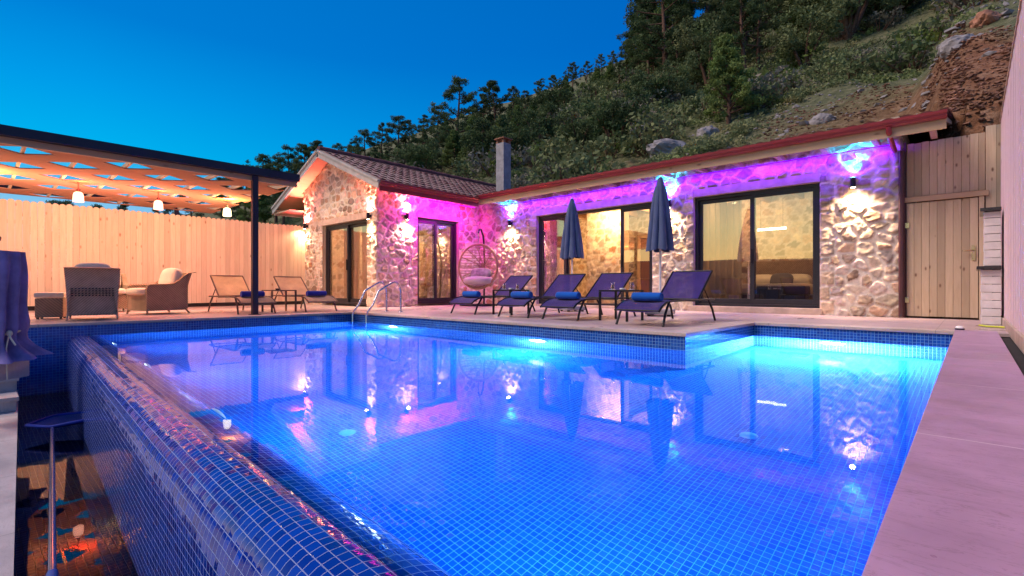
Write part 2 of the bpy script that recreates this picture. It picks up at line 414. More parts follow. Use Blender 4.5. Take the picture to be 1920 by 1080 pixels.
def foliage(name, lo, mid, hi, dry=.3):
    t = NT(name); g = t.n('ShaderNodeNewGeometry'); oi = t.n('ShaderNodeObjectInfo')
    n = t.noise(g.outputs['Position'], .55, 3); tint = t.attr()
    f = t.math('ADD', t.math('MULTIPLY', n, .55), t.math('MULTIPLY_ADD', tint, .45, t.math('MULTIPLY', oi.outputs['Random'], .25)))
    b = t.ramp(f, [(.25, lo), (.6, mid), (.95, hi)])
    n9 = t.noise(g.outputs['Position'], .33, 4, .65)
    b = t.mix(t.math('MULTIPLY', t.ramp(n9, [(.5, (0, 0, 0)), (.66, (1, 1, 1))]), dry), b, (mid[0] * 1.9, mid[1] * 1.25, mid[2] * 1.2))
    b = t.mix(t.math('MULTIPLY', t.ramp(n9, [(.34, (1, 1, 1)), (.46, (0, 0, 0))]), dry), b, (hi[0] * .8, hi[1] * 1.0, hi[2] * .6))
    p = t.principled(Base_Color=b, Roughness=.75, Specular_IOR_Level=.15)
    tl = t.n('ShaderNodeBsdfTranslucent'); t.link(b, tl.inputs[0]); mx = t.n('ShaderNodeMixShader'); mx.inputs[0].default_value = .25
    t.link(p.outputs[0], mx.inputs[1]); t.link(tl.outputs[0], mx.inputs[2]); t.link(mx.outputs[0], t.out.inputs[0])
    return t.m
M['pine'] = foliage('pine_needles', (.03, .055, .026), (.08, .125, .05), (.15, .20, .075))
M['pine_lt'] = foliage('young_pine_needles', (.05, .09, .026), (.13, .19, .055), (.20, .27, .08))
M['scrub'] = foliage('scrub_leaves', (.05, .08, .035), (.15, .195, .085), (.28, .31, .14))
M['scrub_grey'] = foliage('grey_scrub_leaves', (.08, .085, .075), (.20, .195, .16), (.32, .28, .22))
M['bark'] = simple('pine_bark', (.16, .09, .065), .9, 0, .4, 12, .8, 20, .1)
M['cover_green'] = foliage('mixed_undergrowth', (.055, .085, .04), (.18, .22, .10), (.32, .34, .16), .75)
M['rock'] = simple('limestone', (.27, .245, .245), .9, 0, .35, 3, .8, 9, .2)
M['redrock'] = simple('rust_stained_stone', (.34, .16, .10), .9, 0, .35, 3, .8, 9, .2)
def hill_mat():
    t = NT('hillside_soil'); g = t.n('ShaderNodeNewGeometry'); P = g.outputs['Position']
    n = t.noise(P, .5, 6, .65); n2 = t.noise(P, 3.5, 6, .7)
    green = t.ramp(n2, [(.3, (.07, .085, .045)), (.55, (.17, .175, .09)), (.75, (.32, .27, .19))])
    soil = t.ramp(n2, [(.28, (.13, .045, .026)), (.5, (.30, .115, .065)), (.7, (.44, .24, .16)), (.8, (.5, .38, .32))])
    sp = t.n('ShaderNodeSeparateXYZ'); t.link(P, sp.inputs[0])
    # freshly dug bank beside and behind the villa
    dx = t.math('MULTIPLY_ADD', sp.outputs[0], .12, .75, clamp=True)
    lim = t.math('MULTIPLY_ADD', t.math('MULTIPLY_ADD', sp.outputs[0], .333, .5, clamp=True), -6.5, 22.4)
    dy = t.math('MULTIPLY', t.math('SUBTRACT', lim, sp.outputs[1]), .45, clamp=True)
    m = t.math('MULTIPLY', t.math('MULTIPLY', dx, dy), t.math('MULTIPLY_ADD', n, 2.2, .1, clamp=True), clamp=True)
    m2 = t.math('MAXIMUM', m, t.ramp(n, [(.6, (0, 0, 0)), (.72, (.7, .7, .7))]))
    b = t.mix(m2, green, soil)
    t.principled(Base_Color=b, Roughness=.95, Normal=t.bump(t.math('ADD', n2, n), .9, .25), Specular_IOR_Level=.1)
    return t.m
M['hill'] = hill_mat()
M['far'] = simple('distant_ridge', (.05, .055, .075), 1, 0, .3, .02, 0)
# ------------------------------------------------------------------ camera
YAW = R(42.73); FPX = 932.0; CAMZ = 0.5
cam = bpy.data.cameras.new('camera'); camo = bpy.data.objects.new('camera', cam); COL.objects.link(camo)
cam.sensor_width = 36; cam.lens = FPX / 1920 * 36; cam.clip_start = .05; cam.clip_end = 3000
camo.location = (0, 0, CAMZ); camo.rotation_euler = (R(90), 0, YAW)
scene.camera = camo
def at(px, F):
    k = (px - 960) / FPX
    return (F * (.7345 * k - .6786), F * (.6786 * k + .7345))

def W(o, parent):
    """child with world coordinates under an Empty that stands at its base"""
    o.parent = parent
    if parent.type == 'EMPTY': o.matrix_parent_inverse = Matrix.Translation(-Vector(parent.location))
    return o
def bw(mb, name, mat, parent): return W(mb.build(name, mat), parent)

# ------------------------------------------------------------------ pool
PX0, PX1, PXM = -9.36, -0.12, -2.31
PY1, PY2 = 5.31, 7.65
ZW = -0.19; ZF = -1.40
def yin(x): return .645 - .0503 * x
pool = thing('swimming_pool', 'blue mosaic tiled L-shaped infinity pool lit from under the water', 'swimming pool', (-4.7, 3.2, ZF))
b = MB()
def wallq(b, p0, p1, z0, z1):
    L = math.dist(p0, p1); u0 = p0[0] if abs(p1[0] - p0[0]) > abs(p1[1] - p0[1]) else p0[1]
    sgn = 1 if (p1[0] - p0[0]) + (p1[1] - p0[1]) > 0 else -1
    b.face([(p0[0], p0[1], z0), (p1[0], p1[1], z0), (p1[0], p1[1], z1), (p0[0], p0[1], z1)],
           [(u0, z0 + .04), (u0 + sgn * L, z0 + .04), (u0 + sgn * L, z1 + .04), (u0, z1 + .04)])
zt = -.035
wallq(b, (PX0, -3.0), (PX0, PY1), ZF, zt)
wallq(b, (PX0, PY1), (PXM, PY1), ZF, zt)
wallq(b, (PXM, PY1), (PXM, PY2), ZF, zt)
wallq(b, (PXM, PY2), (PX1, PY2), ZF, zt)
wallq(b, (PX1, PY2), (PX1, -.5), ZF, zt)
bw(b, 'tiled_wall', M['tile'], pool)
b = MB()
for (x0, x1, y0, y1) in ((PX0, PX1, .2, PY1), (PXM, PX1, PY1, PY2)):
    b.face([(x0, y0, ZF), (x1, y0, ZF), (x1, y1, ZF), (x0, y1, ZF)], [(x0, y0), (x1, y0), (x1, y1), (x0, y1)])
bw(b, 'tiled_floor', M['tile_floor'], pool)
# overflow wall with rounded crest
prof = [(.15, ZF), (.15, -.9), (.15, -.34), (.142, -.295), (.12, -.262), (.09, -.238), (.05, -.212), (.0, -.191), (-.045, -.181), (-.09, -.181),
        (-.13, -.190), (-.165, -.208), (-.195, -.236), (-.215, -.27), (-.228, -.31), (-.234, -.36), (-.236, -.45), (-.236, -.7), (-.236, -1.05), (-.236, ZF)]
dd = [0]
for i in range(1, len(prof)): dd.append(dd[-1] + math.dist(prof[i], prof[i - 1]))
b = MB(); N = 120; base = 0
for i in range(N + 1):
    x = PX0 + (PX1 - PX0) * i / N
    wob = [.0035 * (vnoise(x * 5 + 3.1 * j, j * .7, 3) - .5) + .004 * (vnoise(x * 1.7, j * .31, 8) - .5) for j in range(len(prof))]
    for j, (n, z) in enumerate(prof): b.v.append((x, yin(x) + n - wob[j], z + wob[j] * .8))
m = len(prof)
for i in range(N):
    x0 = PX0 + (PX1 - PX0) * i / N; x1 = PX0 + (PX1 - PX0) * (i + 1) / N
    for j in range(m - 1):
        b.f.append((i * m + j, (i + 1) * m + j, (i + 1) * m + j + 1, i * m + j + 1))
        b.uv.append([(x0, dd[j]), (x1, dd[j]), (x1, dd[j + 1]), (x0, dd[j + 1])]); b.t.append(.5); b.smooth.append(True)
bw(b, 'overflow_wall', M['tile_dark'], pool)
# overflow gutter
def ypl(x): return -.026 - .0458 * x
ZG = -1.02
b = MB(); pts = [(PX0, ypl(PX0)), (.2, ypl(.2)), (.2, yin(.2) - .2), (PX0, yin(PX0) - .2)]
b.face([(x, y, ZG) for x, y in pts], [(x, y) for x, y in pts])
wallq(b, (PX0, ypl(PX0) + .002), (.2, ypl(.2) + .002), ZG, -.90)
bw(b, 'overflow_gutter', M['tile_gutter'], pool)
# drains, underwater lamps
for (x, y) in ((-3.29, 1.82), (-1.14, 3.67)):
    b = MB(); b.lathe([(0, .012), (.045, .012), (.056, .006), (.06, 0)], (x, y, ZF + .004), 24); bw(b, 'floor_drain', simple('pale_drain_plastic', (.02, .24, .60), .4), pool)
lens_m = emit('underwater_lamp_lens', (.75, .93, 1), 35)
ring_m = M['white']
ULAMP = [((-7.9, PY1, -.52), (0, -1, 0)), ((-4.41, PY1, -.52), (0, -1, 0)), ((-1.34, PY2, -.52), (0, -1, 0)), ((-.9, yin(-.9) + .152, -.50), (0, 1, 0)), ((-3.3, yin(-3.3) + .152, -.50), (0, 1, 0)), ((-5.7, yin(-5.7) + .152, -.50), (0, 1, 0)), ((-8.1, yin(-8.1) + .152, -.50), (0, 1, 0))]  # those on the weir face are unseen, added to brighten the near floor
def lamp(name, typ, loc, energy, color, **kw):
    l = bpy.data.lights.new(name, typ); l.energy = energy; l.color = color
    for k, v in kw.items():
        if k not in ('rot', 'dirn'): setattr(l, k, v)
    o = bpy.data.objects.new(name, l); COL.objects.link(o); o.location = loc
    if 'dirn' in kw: o.rotation_euler = Vector(kw['dirn']).to_track_quat('-Z', 'Y').to_euler()
    if typ in ('POINT', 'AREA') and ('underwater' in name or 'room' in name or 'pendant' in name):
        o.visible_glossy = False; o.visible_transmission = False     # the modelled lens is what is seen, not the lamp itself
    return o
for p, d in ULAMP:
    q = Vector(d).to_track_quat('Z', 'Y').to_matrix()
    b = MB()
    b.grid([[Vector(p) + Vector(d) * h + q @ Vector((r * math.cos(2 * PI * j / 24), r * math.sin(2 * PI * j / 24), 0)) for j in range(24)] for r, h in ((.15, .002), (.15, .025), (.115, .03), (.112, .018))], closev=True)
    ringo = bw(b, 'underwater_lamp', ring_m, pool)
    b = MB(); b.face([Vector(p) + Vector(d) * .02 + q @ Vector((.112 * math.cos(2 * PI * j / 24), .112 * math.sin(2 * PI * j / 24), 0)) for j in range(24)])
    W(b.build('lamp_lens', lens_m), ringo)
UP = [95, 125, 190, 135, 115, 85, 70]
for (p, d), e in zip(ULAMP, UP):
    dn = Vector(d) + Vector((0, 0, .12 if p[1] < 3 else -.05))
    lamp('underwater_light', 'AREA', Vector(p) + Vector(d) * .05, e, (.22, .62, 1), shape='DISK', size=.2, dirn=dn)
    lamp('underwater_glow', 'POINT', Vector(p) + Vector(d) * .36 + Vector((0, 0, -.30)), (1100 if p[1] == PY2 else (170 if p[1] == PY1 else 0.5)), (1, .93, .88) if p[1] == PY2 else (.7, .9, 1), shadow_soft_size=.1)

# water
b = MB(); NW = 24
top = [(PX1, PY2), (PXM, PY2), (PXM, PY1), (PX0, PY1)]
poly = [(PX0, yin(PX0) - .005), (PX1, yin(PX1) - .005)] + top
b.face([(x, y, ZW) for x, y in poly], poly)
tag(b.build('pool_water', M['water']), kind='structure')
b = MB(); b.face([(PX0 + .002, ypl(PX0), -.95), (.2, ypl(.2), -.95), (.2, yin(.2) - .235, -.95), (PX0 + .002, yin(PX0) - .235, -.95)])
tag(b.build('gutter_water', M['water_gutter']), kind='structure')

# ------------------------------------------------------------------ paving
def slab(name, rects, z0, z1, mat, lip=0):
    b = MB()
    for (x0, x1, y0, y1) in rects: b.bx(x0, x1, y0, y1, z0, z1)
    o = b.build(name, mat); tag(o, kind='structure'); return o
slab('terrace', [(-15.6, PX0 + .012, -4, 7.02), (PX0 + .012, PXM + .012, PY1 - .012, 10.7), (PXM + .012, .40, PY2 - .012, 10.7), (-11.25, PX0 + .012, 7.02, 10.7)], -.034, 0, M['deck'])
b = MB(); e = .02
# pale nosing stones round the pool edge, a hair proud of the paving
def nose(x0, x1, y0, y1): b.bx(x0, x1, y0, y1, -.035, .003, bev=.004)
nose(PX0 - .30, PX0 + e, -3.0, PY1 + .3); nose(PX0 + e, PXM + e, PY1 - e, PY1 + .3); nose(PXM - .28, PXM + e, PY1 + .3, PY2 + .0); nose(PXM - .28, PX1 - .02, PY2 - e, PY2 + .3)
W(b.build('coping_stone', deck_mat('pale_coping', (.58, .48, .44), (.4, .3, .26), .9, .9, .3)), pool)
b = MB(); b.bx(PX1 - .02, .22, -1.6, PY2 + .3, -.04, .004, bev=.004); W(b.build('coping_stone', M['coping']), pool)
b = MB(); b.bx(PX1 + .003, .37, -1.6, PY2 + .35, -1.4, -.042); tag(b.build('ground_strip', M['soot_gap']), kind='structure')  # near-black fill painted as the shade of the gap beside the coping
# lower stone paving in front of the gutter
b = MB(); pl = [(-30, ypl(PX0) - .9), (-30, -9), (3, -9), (3, ypl(3)), (PX0 + .02, ypl(PX0))]
b.face([(x, y, -.86) for x, y in pl[::-1]])
b.face([(PX0 + .02, ypl(PX0), -.86), (3, ypl(3), -.86), (3, ypl(3), -1.1), (PX0 + .02, ypl(PX0), -1.1)])
tag(b.build('lower_terrace', M['platform']), kind='structure')
st = thing('stone_steps', 'grey stone steps at the far end of the overflow gutter', 'steps', (-9.0, -.2, -.86))
b = MB()
for i, (x, z) in enumerate(((-7.75, -.70), (-8.2, -.54), (-8.65, -.39))):
    x2 = -8.2 if i == 0 else (-8.65 if i == 1 else PX0 - .01)
    b.bx(x2, x, -2.2, ypl(x) - .01, -.858, z - .045); b.bx(x2, x + .03, -2.2, ypl(x) + .01, z - .045, z, bev=.006)
bw(b, 'tread', M['platform'], st)

# ------------------------------------------------------------------ stone walls
PAL = np.array([[.50, .41, .32], [.42, .33, .26], [.54, .46, .38], [.36, .29, .25], [.47, .37, .27], [.50, .42, .37], [.40, .28, .20], [.56, .47, .36]])
MORT = np.array([.64, .57, .50])
def stone_field(u, z, seed, cw=.26, ch=.185, mort=.036, quoins=(), warp=.06):
    uu = u + warp * (fbm(u * 3.5, z * 3.5, 3, seed + 20) - .5) * 2; zz = z + warp * (fbm(u * 3.5 + 7, z * 3.5, 3, seed + 31) - .5) * 2
    gz = np.floor(zz / ch)
    f1 = np.full(u.shape, 1e9); f2 = f1.copy(); idx = np.zeros(u.shape); idy = np.zeros(u.shape); sz = np.zeros(u.shape); su = np.zeros(u.shape)
    for dz in (-2, -1, 0, 1, 2):
        rz_ = gz + dz; off = (rz_ % 2) * .5; gu = np.floor(uu / cw - off)
        for du in (-2, -1, 0, 1, 2):
            cu = gu + du
            a = (cu + off + .5 + .72 * (_h(cu, rz_, seed) - .5)) * cw; c = (rz_ + .5 + .66 * (_h(cu, rz_, seed + 5) - .5)) * ch
            d = np.sqrt((uu - a) ** 2 + ((zz - c) * 1.22) ** 2)
            new = d < f1
            f2 = np.where(new, f1, np.minimum(f2, d)); idx = np.where(new, cu, idx); idy = np.where(new, rz_, idy); su = np.where(new, a, su); sz = np.where(new, c, sz); f1 = np.where(new, d, f1)
    e = (f2 - f1) / 2
    r1 = _h(idx, idy, seed + 9); r2 = _h(idx, idy, seed + 13); r3 = _h(idx, idy, seed + 17)
    big = 1.0
    for (q0, q1, z0, z1) in quoins:                       # squared stones beside the openings
        rh = .27; row = np.floor(z / rh); wide = np.where(row % 2 == 0, .24, .17)
        inside = (u > q0 - 0.0) & (u < q1) & (z < z1) if q1 > q0 else (u < q0) & (u > q1) & (z < z1)
        du_ = np.abs(u - q0); inside = inside & (du_ < wide)
        fz = np.abs(z / rh - np.floor(z / rh) - .5); e2 = np.minimum((.5 - fz) * rh, np.minimum(wide - du_, du_ + .05))
        e = np.where(inside, np.maximum(e2, 0) + .006, e); r1 = np.where(inside, _h(row, row * 0 + q0 * 10, seed + 40), r1)
        r2 = np.where(inside, .12, r2)
    s = np.clip((e - mort * .45) / .026, 0, 1); s = s * s * (3 - 2 * s)
    tilt = (uu - su) * (r2 - .5) * .3 + (zz - sz) * (r3 - .45) * .4
    mask = np.clip((e - mort * .5) / .016, 0, 1)
    return s, mask, r1, r2, r3, tilt
def stone_wall(name, org, ud, nd, L, topf, holes, parent, seed=1, res=.0175, relief=.032, quoins=()):
    nu = int(L / res) + 1; top = max(topf(np.linspace(0, L, 50))); nz = int(top / res) + 2
    # snap a grid line to every opening edge
    us = np.linspace(0, L, nu); zs = np.linspace(0, top, nz)
    for (a, c, z0, z1) in holes:
        for q in (a, c): us[np.argmin(abs(us - q))] = q
        for q in (z0, z1): zs[np.argmin(abs(zs - q))] = q
    U, Z = np.meshgrid(us, zs, indexing='ij')
    s, mask, r1, r2, r3, tilt = stone_field(U, Z, seed, quoins=quoins)
    rough = fbm(U * 9, Z * 9, 4, seed + 50) - .5; fine = fbm(U * 34, Z * 34, 3, seed + 60) - .5
    ridge = 1 - 2 * np.abs(fbm(U * 7.5 + 3, Z * 7.5, 3, seed + 70) - .5) * 2.2     # broken, split faces
    d = relief * s * (.4 + .8 * r2) + s * (tilt * (relief / .032) + ridge * .009 * (.3 + r1)) + mask * (rough * .040 * (.4 + r2) + fine * .020) + (1 - mask) * fine * .010
    d = np.maximum(d, -.006)
    for (a, c, z0, z1) in holes:                          # fade relief at the opening edges
        dist = np.maximum(np.maximum(a - U, U - c), np.maximum(z0 - Z, Z - z1)); d = d * np.clip(dist / .03, 0, 1)
    d[0, :] = 0; d[-1, :] = 0
    ud = np.array(ud, float); nd = np.array(nd, float); org = np.array(org, float)
    V = org + U[..., None] * ud + Z[..., None] * np.array([0, 0, 1.0]) + d[..., None] * nd
    V = V.reshape(-1, 3); n1, n2 = U.shape
    i, j = np.meshgrid(np.arange(n1 - 1), np.arange(n2 - 1), indexing='ij')
    cu = (us[:-1] + us[1:])[:, None] / 2 + 0 * j; cz = (zs[:-1] + zs[1:])[None, :] / 2 + 0 * i
    keep = cz < topf(cu)
    for (a, c, z0, z1) in holes: keep &= ~((cu > a) & (cu < c) & (cz > z0) & (cz < z1))
    F = np.stack([i * n2 + j, (i + 1) * n2 + j, (i + 1) * n2 + j + 1, i * n2 + j + 1], -1)[keep]
    if np.dot(np.cross(ud, [0, 0, 1.0]), nd) < 0: F = F[:, ::-1]
    used = np.zeros(len(V), bool); used[F.ravel()] = True; remap = np.cumsum(used) - 1
    colr = np.minimum(.8, PAL[(r1 * 7.99).astype(int)] * 1.18 * (.52 + .76 * r3)[..., None])
    rust = (_h(np.floor(r1 * 9999), np.floor(r3 * 9999), 3) > .972)[..., None]
    colr = np.where(rust, np.array([.40, .23, .14]), colr)
    colr = np.where((mask > .5)[..., None], colr, MORT * (.85 + .3 * (rough + .5))[..., None])
    colr = colr.reshape(-1, 3)[used]
    o = fast_mesh(name, V[used], remap[F], M['stone'], None, None, True)
    at_ = o.data.attributes.new('stonecol', 'FLOAT_COLOR', 'POINT')
    at_.data.foreach_set('color', np.concatenate([colr, np.ones((len(colr), 1))], 1).astype(np.float32).ravel())
    return W(o, parent) if parent is not None else o
def backing(b, org, ud, nd, L, H, holes, t0=.03, t1=.32):
    """plain masonry behind the stone face, with the same openings"""
    org = Vector(org); ud = Vector(ud); nd = Vector(nd)
    def blk(a, c, z0, z1):
        if c - a < .001 or z1 - z0 < .001: return
        p = [org + ud * a - nd * t0, org + ud * c - nd * t1]
        b.bx(min(p[0].x, p[1].x), max(p[0].x, p[1].x), min(p[0].y, p[1].y), max(p[0].y, p[1].y), z0, z1)
    x = 0
    for (a, c, z0, z1) in sorted(holes):
        blk(x, a, 0, H); blk(a, c, z1, H); blk(a, c, 0, z0); x = c
    blk(x, L, 0, H)

house = thing('stone_villa', 'single-storey stone villa with red tiled roof, gabled wing and tall glass doors', 'house', (-6.0, 10.63, 0))
FX0, FX1, FY = -11.2, -.88, 10.63
D1 = (-8.89, -5.41, .06, 2.50); D2 = (-4.445, -2.06, .12, 2.47)
holes = [(D1[0] - FX0, D1[1] - FX0, 0, D1[3] + .17), (D2[0] - FX0, D2[1] - FX0, 0, D2[3] + .17)]
def q(hs): return [z for (a, c, z0, z1) in hs for z in ((a, a - .3, 0, z1), (c, c + .3, 0, z1))]
stone_wall('stone_wall', (FX0, FY, 0), (1, 0, 0), (0, -1, 0), FX1 - FX0, lambda u: 3.14 + 0 * u, holes, house, 11, quoins=q(holes))
# right-hand end face of the long wing
stone_wall('stone_wall', (FX1, FY, 0), (0, 1, 0), (1, 0, 0), .34, lambda u: 3.14 + 0 * u, [], house, 12)
# wing, side wall facing the pool
WX0, WX1, GY = -15.3, -11.2, 7.0
SD = (8.29, 9.79, .06, 2.46)
hs = [(SD[0] - GY, SD[1] - GY, 0, SD[3] + .15)]
stone_wall('stone_wall', (WX1, GY, 0), (0, 1, 0), (1, 0, 0), FY - GY, lambda u: 3.36 + 0 * u, hs, house, 23, quoins=q(hs))
# gable wall
GD = (-14.1, -11.65, .05, 2.33)
RX, RZ, RS = -13.4, 4.28, .418
hg = [(GD[0] - WX0, GD[1] - WX0, 0, GD[3] + .17)]
stone_wall('gable_wall', (WX0, GY, 0), (1, 0, 0), (0, -1, 0), WX1 - WX0, lambda u: RZ - RS * np.abs(u + WX0 - RX) - .03, hg, house, 35, relief=.028, quoins=q(hg))
b = MB()
backing(b, (FX0, FY, 0), (1, 0, 0), (0, -1, 0), FX1 - FX0 - .03, 3.1, holes)
backing(b, (WX1, GY + .03, 0), (0, 1, 0), (1, 0, 0), FY - GY, 3.3, [(a - .03, c - .03, z0, z1) for a, c, z0, z1 in hs])
backing(b, (WX0, GY, 0), (1, 0, 0), (0, -1, 0), WX1 - WX0 - .34, 3.3, [(a, c, z0, z1) for a, c, z0, z1 in hg])
b.bx(WX0, WX0 + .3, GY + .33, 14.0, 0, 3.3); b.bx(WX0 + .3, -.9, 14.3, 14.6, 0, 3.6); b.bx(-1.2, -.92, FY + .34, 14.3, 0, 3.5)
b.bx(-5.15, -5.03, FY + .33, 14.3, 0, 3.0); b.bx(-11.4, -11.3, 10.97, 14.3, 0, 3.0)
bw(b, 'masonry', M['plaster'], house)
# gable infill so that the loft is closed
b = MB(); b.face([(WX0, GY + .04, 3.3), (WX1, GY + .04, 3.3), (RX + .05, GY + .04, 4.2)]); bw(b, 'gable_infill', M['plaster'], house)
# lintels
b = MB()
b.bx(D1[0] - .0, D1[1] + .0, FY - .012, FY + .3, D1[3], D1[3] + .168, bev=.006)
bw(b, 'lintel', M['lintel'], house); b = MB()
b.bx(D2[0], D2[1], FY - .012, FY + .3, D2[3], D2[3] + .168, bev=.006); bw(b, 'lintel', M['lintel'], house); b = MB()
b.bx(WX1 - .3, WX1 + .012, SD[0], SD[1], SD[3], SD[3] + .148, bev=.006); bw(b, 'lintel', M['lintel'], house); b = MB()
b.bx(GD[0] - .6, GD[1] + .42, GY - .02, GY + .3, GD[3] + .002, GD[3] + .17, bev=.006); bw(b, 'lintel', M['lintel'], house)
b = MB(); b.bx(D2[0] - .1, D2[1] + .04, FY - .06, FY + .25, 0.001, .118, bev=.008); bw(b, 'door_sill', M['lintel'], house)
b = MB(); b.bx(D1[0], D1[1], FY - .03, FY + .25, 0.001, .058, bev=.008); bw(b, 'door_sill', M['lintel'], house)

def sliding(org, ud, nd, z0, z1, panels, L, handle_at=()):
    """aluminium sliding door: frame > pane, handle; panels = (u0, u1, depth)"""
    org = Vector(org); ud = Vector(ud); nd = Vector(nd)
    def pb(b, u0, u1, za, zb, d0, d1, bev=.004):
        p = org + ud * u0 - nd * d0; q_ = org + ud * u1 - nd * d1
        b.bx(min(p.x, q_.x), max(p.x, q_.x), min(p.y, q_.y), max(p.y, q_.y), za, zb, bev=bev)
    b = MB(); f = .065
    pb(b, 0, f, z0, z1, .10, .24); pb(b, L - f, L, z0, z1, .10, .24); pb(b, f, L - f, z1 - f, z1, .10, .24); pb(b, f, L - f, z0, z0 + .05, .10, .24)
    fr = bw(b, 'glass_door', M['anthracite'], house)
    for (u0, u1, d) in panels:
        s = .075; b = MB(); za, zb = z0 + .052, z1 - f - .002
        pb(b, u0, u0 + s, za, zb, d, d + .05); pb(b, u1 - s, u1, za, zb, d, d + .05); pb(b, u0 + s, u1 - s, zb - s, zb, d + .002, d + .048); pb(b, u0 + s, u1 - s, za, za + s + .03, d + .002, d + .048)
        pf = W(b.build('panel_frame', M['anthracite']), fr)
        b = MB(); dm = d + .025
        P = [org + ud * (u0 + s - .01) - nd * dm, org + ud * (u1 - s + .01) - nd * dm]
        fc = [(P[0].x, P[0].y, za + s), (P[1].x, P[1].y, za + s), (P[1].x, P[1].y, zb - s + .01), (P[0].x, P[0].y, zb - s + .01)]
        b.face(fc); W(b.build('pane', M['glass']), fr)
    for (u, d) in handle_at:
        b = MB(); pb(b, u - .014, u + .014, 1.0, 1.3, d - .035, d, .006); W(b.build('handle', M['black']), fr)
    return fr
L1 = D1[1] - D1[0]
sliding((D1[0], FY, 0), (1, 0, 0), (0, -1, 0), D1[2], D1[3], [(.06, .93, .12), (.10, .97, .18), (2.58, L1 - .06, .12)], L1, [(2.62, .12)])
L2 = D2[1] - D2[0]
sliding((D2[0], FY, 0), (1, 0, 0), (0, -1, 0), D2[2], D2[3], [(.06, L2 / 2 + .02, .17), (L2 / 2 - .06, L2 - .06, .11)], L2, [(L2 / 2 - .02, .11)])
LS = SD[1] - SD[0]
sliding((WX1, SD[0], 0), (0, 1, 0), (1, 0, 0), SD[2], SD[3], [(.06, LS / 2 + .02, .12), (LS / 2 - .06, LS - .06, .18)], LS)
LG = GD[1] - GD[0]
sliding((GD[0], GY, 0), (1, 0, 0), (0, -1, 0), GD[2], GD[3], [(.06, LG / 2 + .04, .12), (LG / 2 - .04, LG - .06, .18)], LG, [(LG / 2, .12)])

# ------------------------------------------------------------------ roofs
def tiled(b, org, ud, sd, nd, L, S, cut=None, pitch=.235, row=.36):
    org = Vector(org); ud = Vector(ud); sd = Vector(sd).normalized(); nd = Vector(nd).normalized()
    nu = int(L / pitch * 8); rows = int(S / row + .999)
    for r in range(rows):
        P = []
        for k, (t, lift) in enumerate(((0, .030), (.001, .045), (1.04, .012))):
            s = min(S + .02, (r + t) * row); line = []
            for i in range(nu + 1):
                u = L * i / nu; w = abs(math.sin(PI * u / pitch)) ** .75
                jit = .010 * (_h(np.array(int(u / pitch)), np.array(r), 4) - .5)
                line.append(org + ud * u + sd * s + nd * ((.0 if k == 0 else w * .055) + lift + float(jit)))
            P.append(line)
        b.grid(P, tint=float(_h(np.array(r), np.array(3), 9)), smooth=False)
# long wing
ES, EZ, EY = .22, 3.06, 9.80
b = MB()
tiled(b, (-12.6, EY, EZ + .02), (1, 0, 0), (0, 1, ES), (0, -ES, 1), 12.35, 4.25)
tiled(b, (-12.6, 18.2, EZ + .02), (1, 0, 0), (0, -1, ES), (0, ES, 1), 12.35, 4.25)
rf = bw(b, 'roof', M['rtile'], house)
b = MB(); b.tube([(-12.6, 14.0, EZ + .99), (-.25, 14.0, EZ + .99)], .11, 10); W(b.build('ridge_tiles', M['rtile']), rf)
b = MB()
n_ = Vector((0, -ES, 1)).normalized()
def slabq(b, p, th):
    P = [Vector(x) for x in p]; nn = (P[1] - P[0]).cross(P[3] - P[0]).normalized()
    Q = [x - nn * th for x in P]
    b.face(P); b.face(Q[::-1])
    for i in range(4): b.face([P[i], Q[i], Q[(i + 1) % 4], P[(i + 1) % 4]])
slabq(b, [(-12.6, EY + .03, EZ), (-.27, EY + .03, EZ), (-.27, 14.0, EZ + .92), (-12.6, 14.0, EZ + .92)], .07)
slabq(b, [(-.27, 18.2, EZ), (-12.6, 18.2, EZ), (-12.6, 14.0, EZ + .92), (-.27, 14.0, EZ + .92)], .07)
W(b.build('soffit', M['woodh']), rf)
b = MB(); b.bx(-10.32, -.27, EY, EY + .028, 2.875, 3.055); bw(b, 'fascia', M['woodh'], house)
# gutter of the long wing: an ogee section run along the eave
def gutter(b, p0, p1, out):
    p0 = Vector(p0); p1 = Vector(p1); out = Vector(out)
    sec = [(.0, .0), (.05, -.002), (.085, .022), (.09, .05), (.115, .068), (.12, .105), (.108, .105), (.10, .075), (.0, .03)]
    b.grid([[p + out * a + Vector((0, 0, z)) for a, z in sec] for p in (p0, p1)], smooth=False, closev=True)
    for p in (p0, p1): b.face([p + out * a + Vector((0, 0, z)) for a, z in sec])
b = MB(); gutter(b, (-10.25, EY - .002, 3.02), (-.26, EY - .002, 3.02), (0, -1, 0)); bw(b, 'rain_gutter', M['gutter'], house)
b = MB(); b.tube([(-.95, EY - .06, 3.02), (-.95, EY - .06, 2.95), (-.95, EY + .25, 2.88), (-.95, FY - .07, 2.82)], .038, 10); bw(b, 'downpipe', M['gutter'], house)
b = MB(); b.tube([(-.86, FY - .045, 2.80), (-.86, FY - .045, .02)], .03, 8, sq=True); bw(b, 'downpipe', M['maroon'], house)
# rafter ends under the long eave
for i in range(14):
    b = MB(); b.bx(-10.1 + i * .74, -10.02 + i * .74, EY + .035, FY - .01, 2.93, 3.0); W(b.build('rafter', M['woody']), rf)
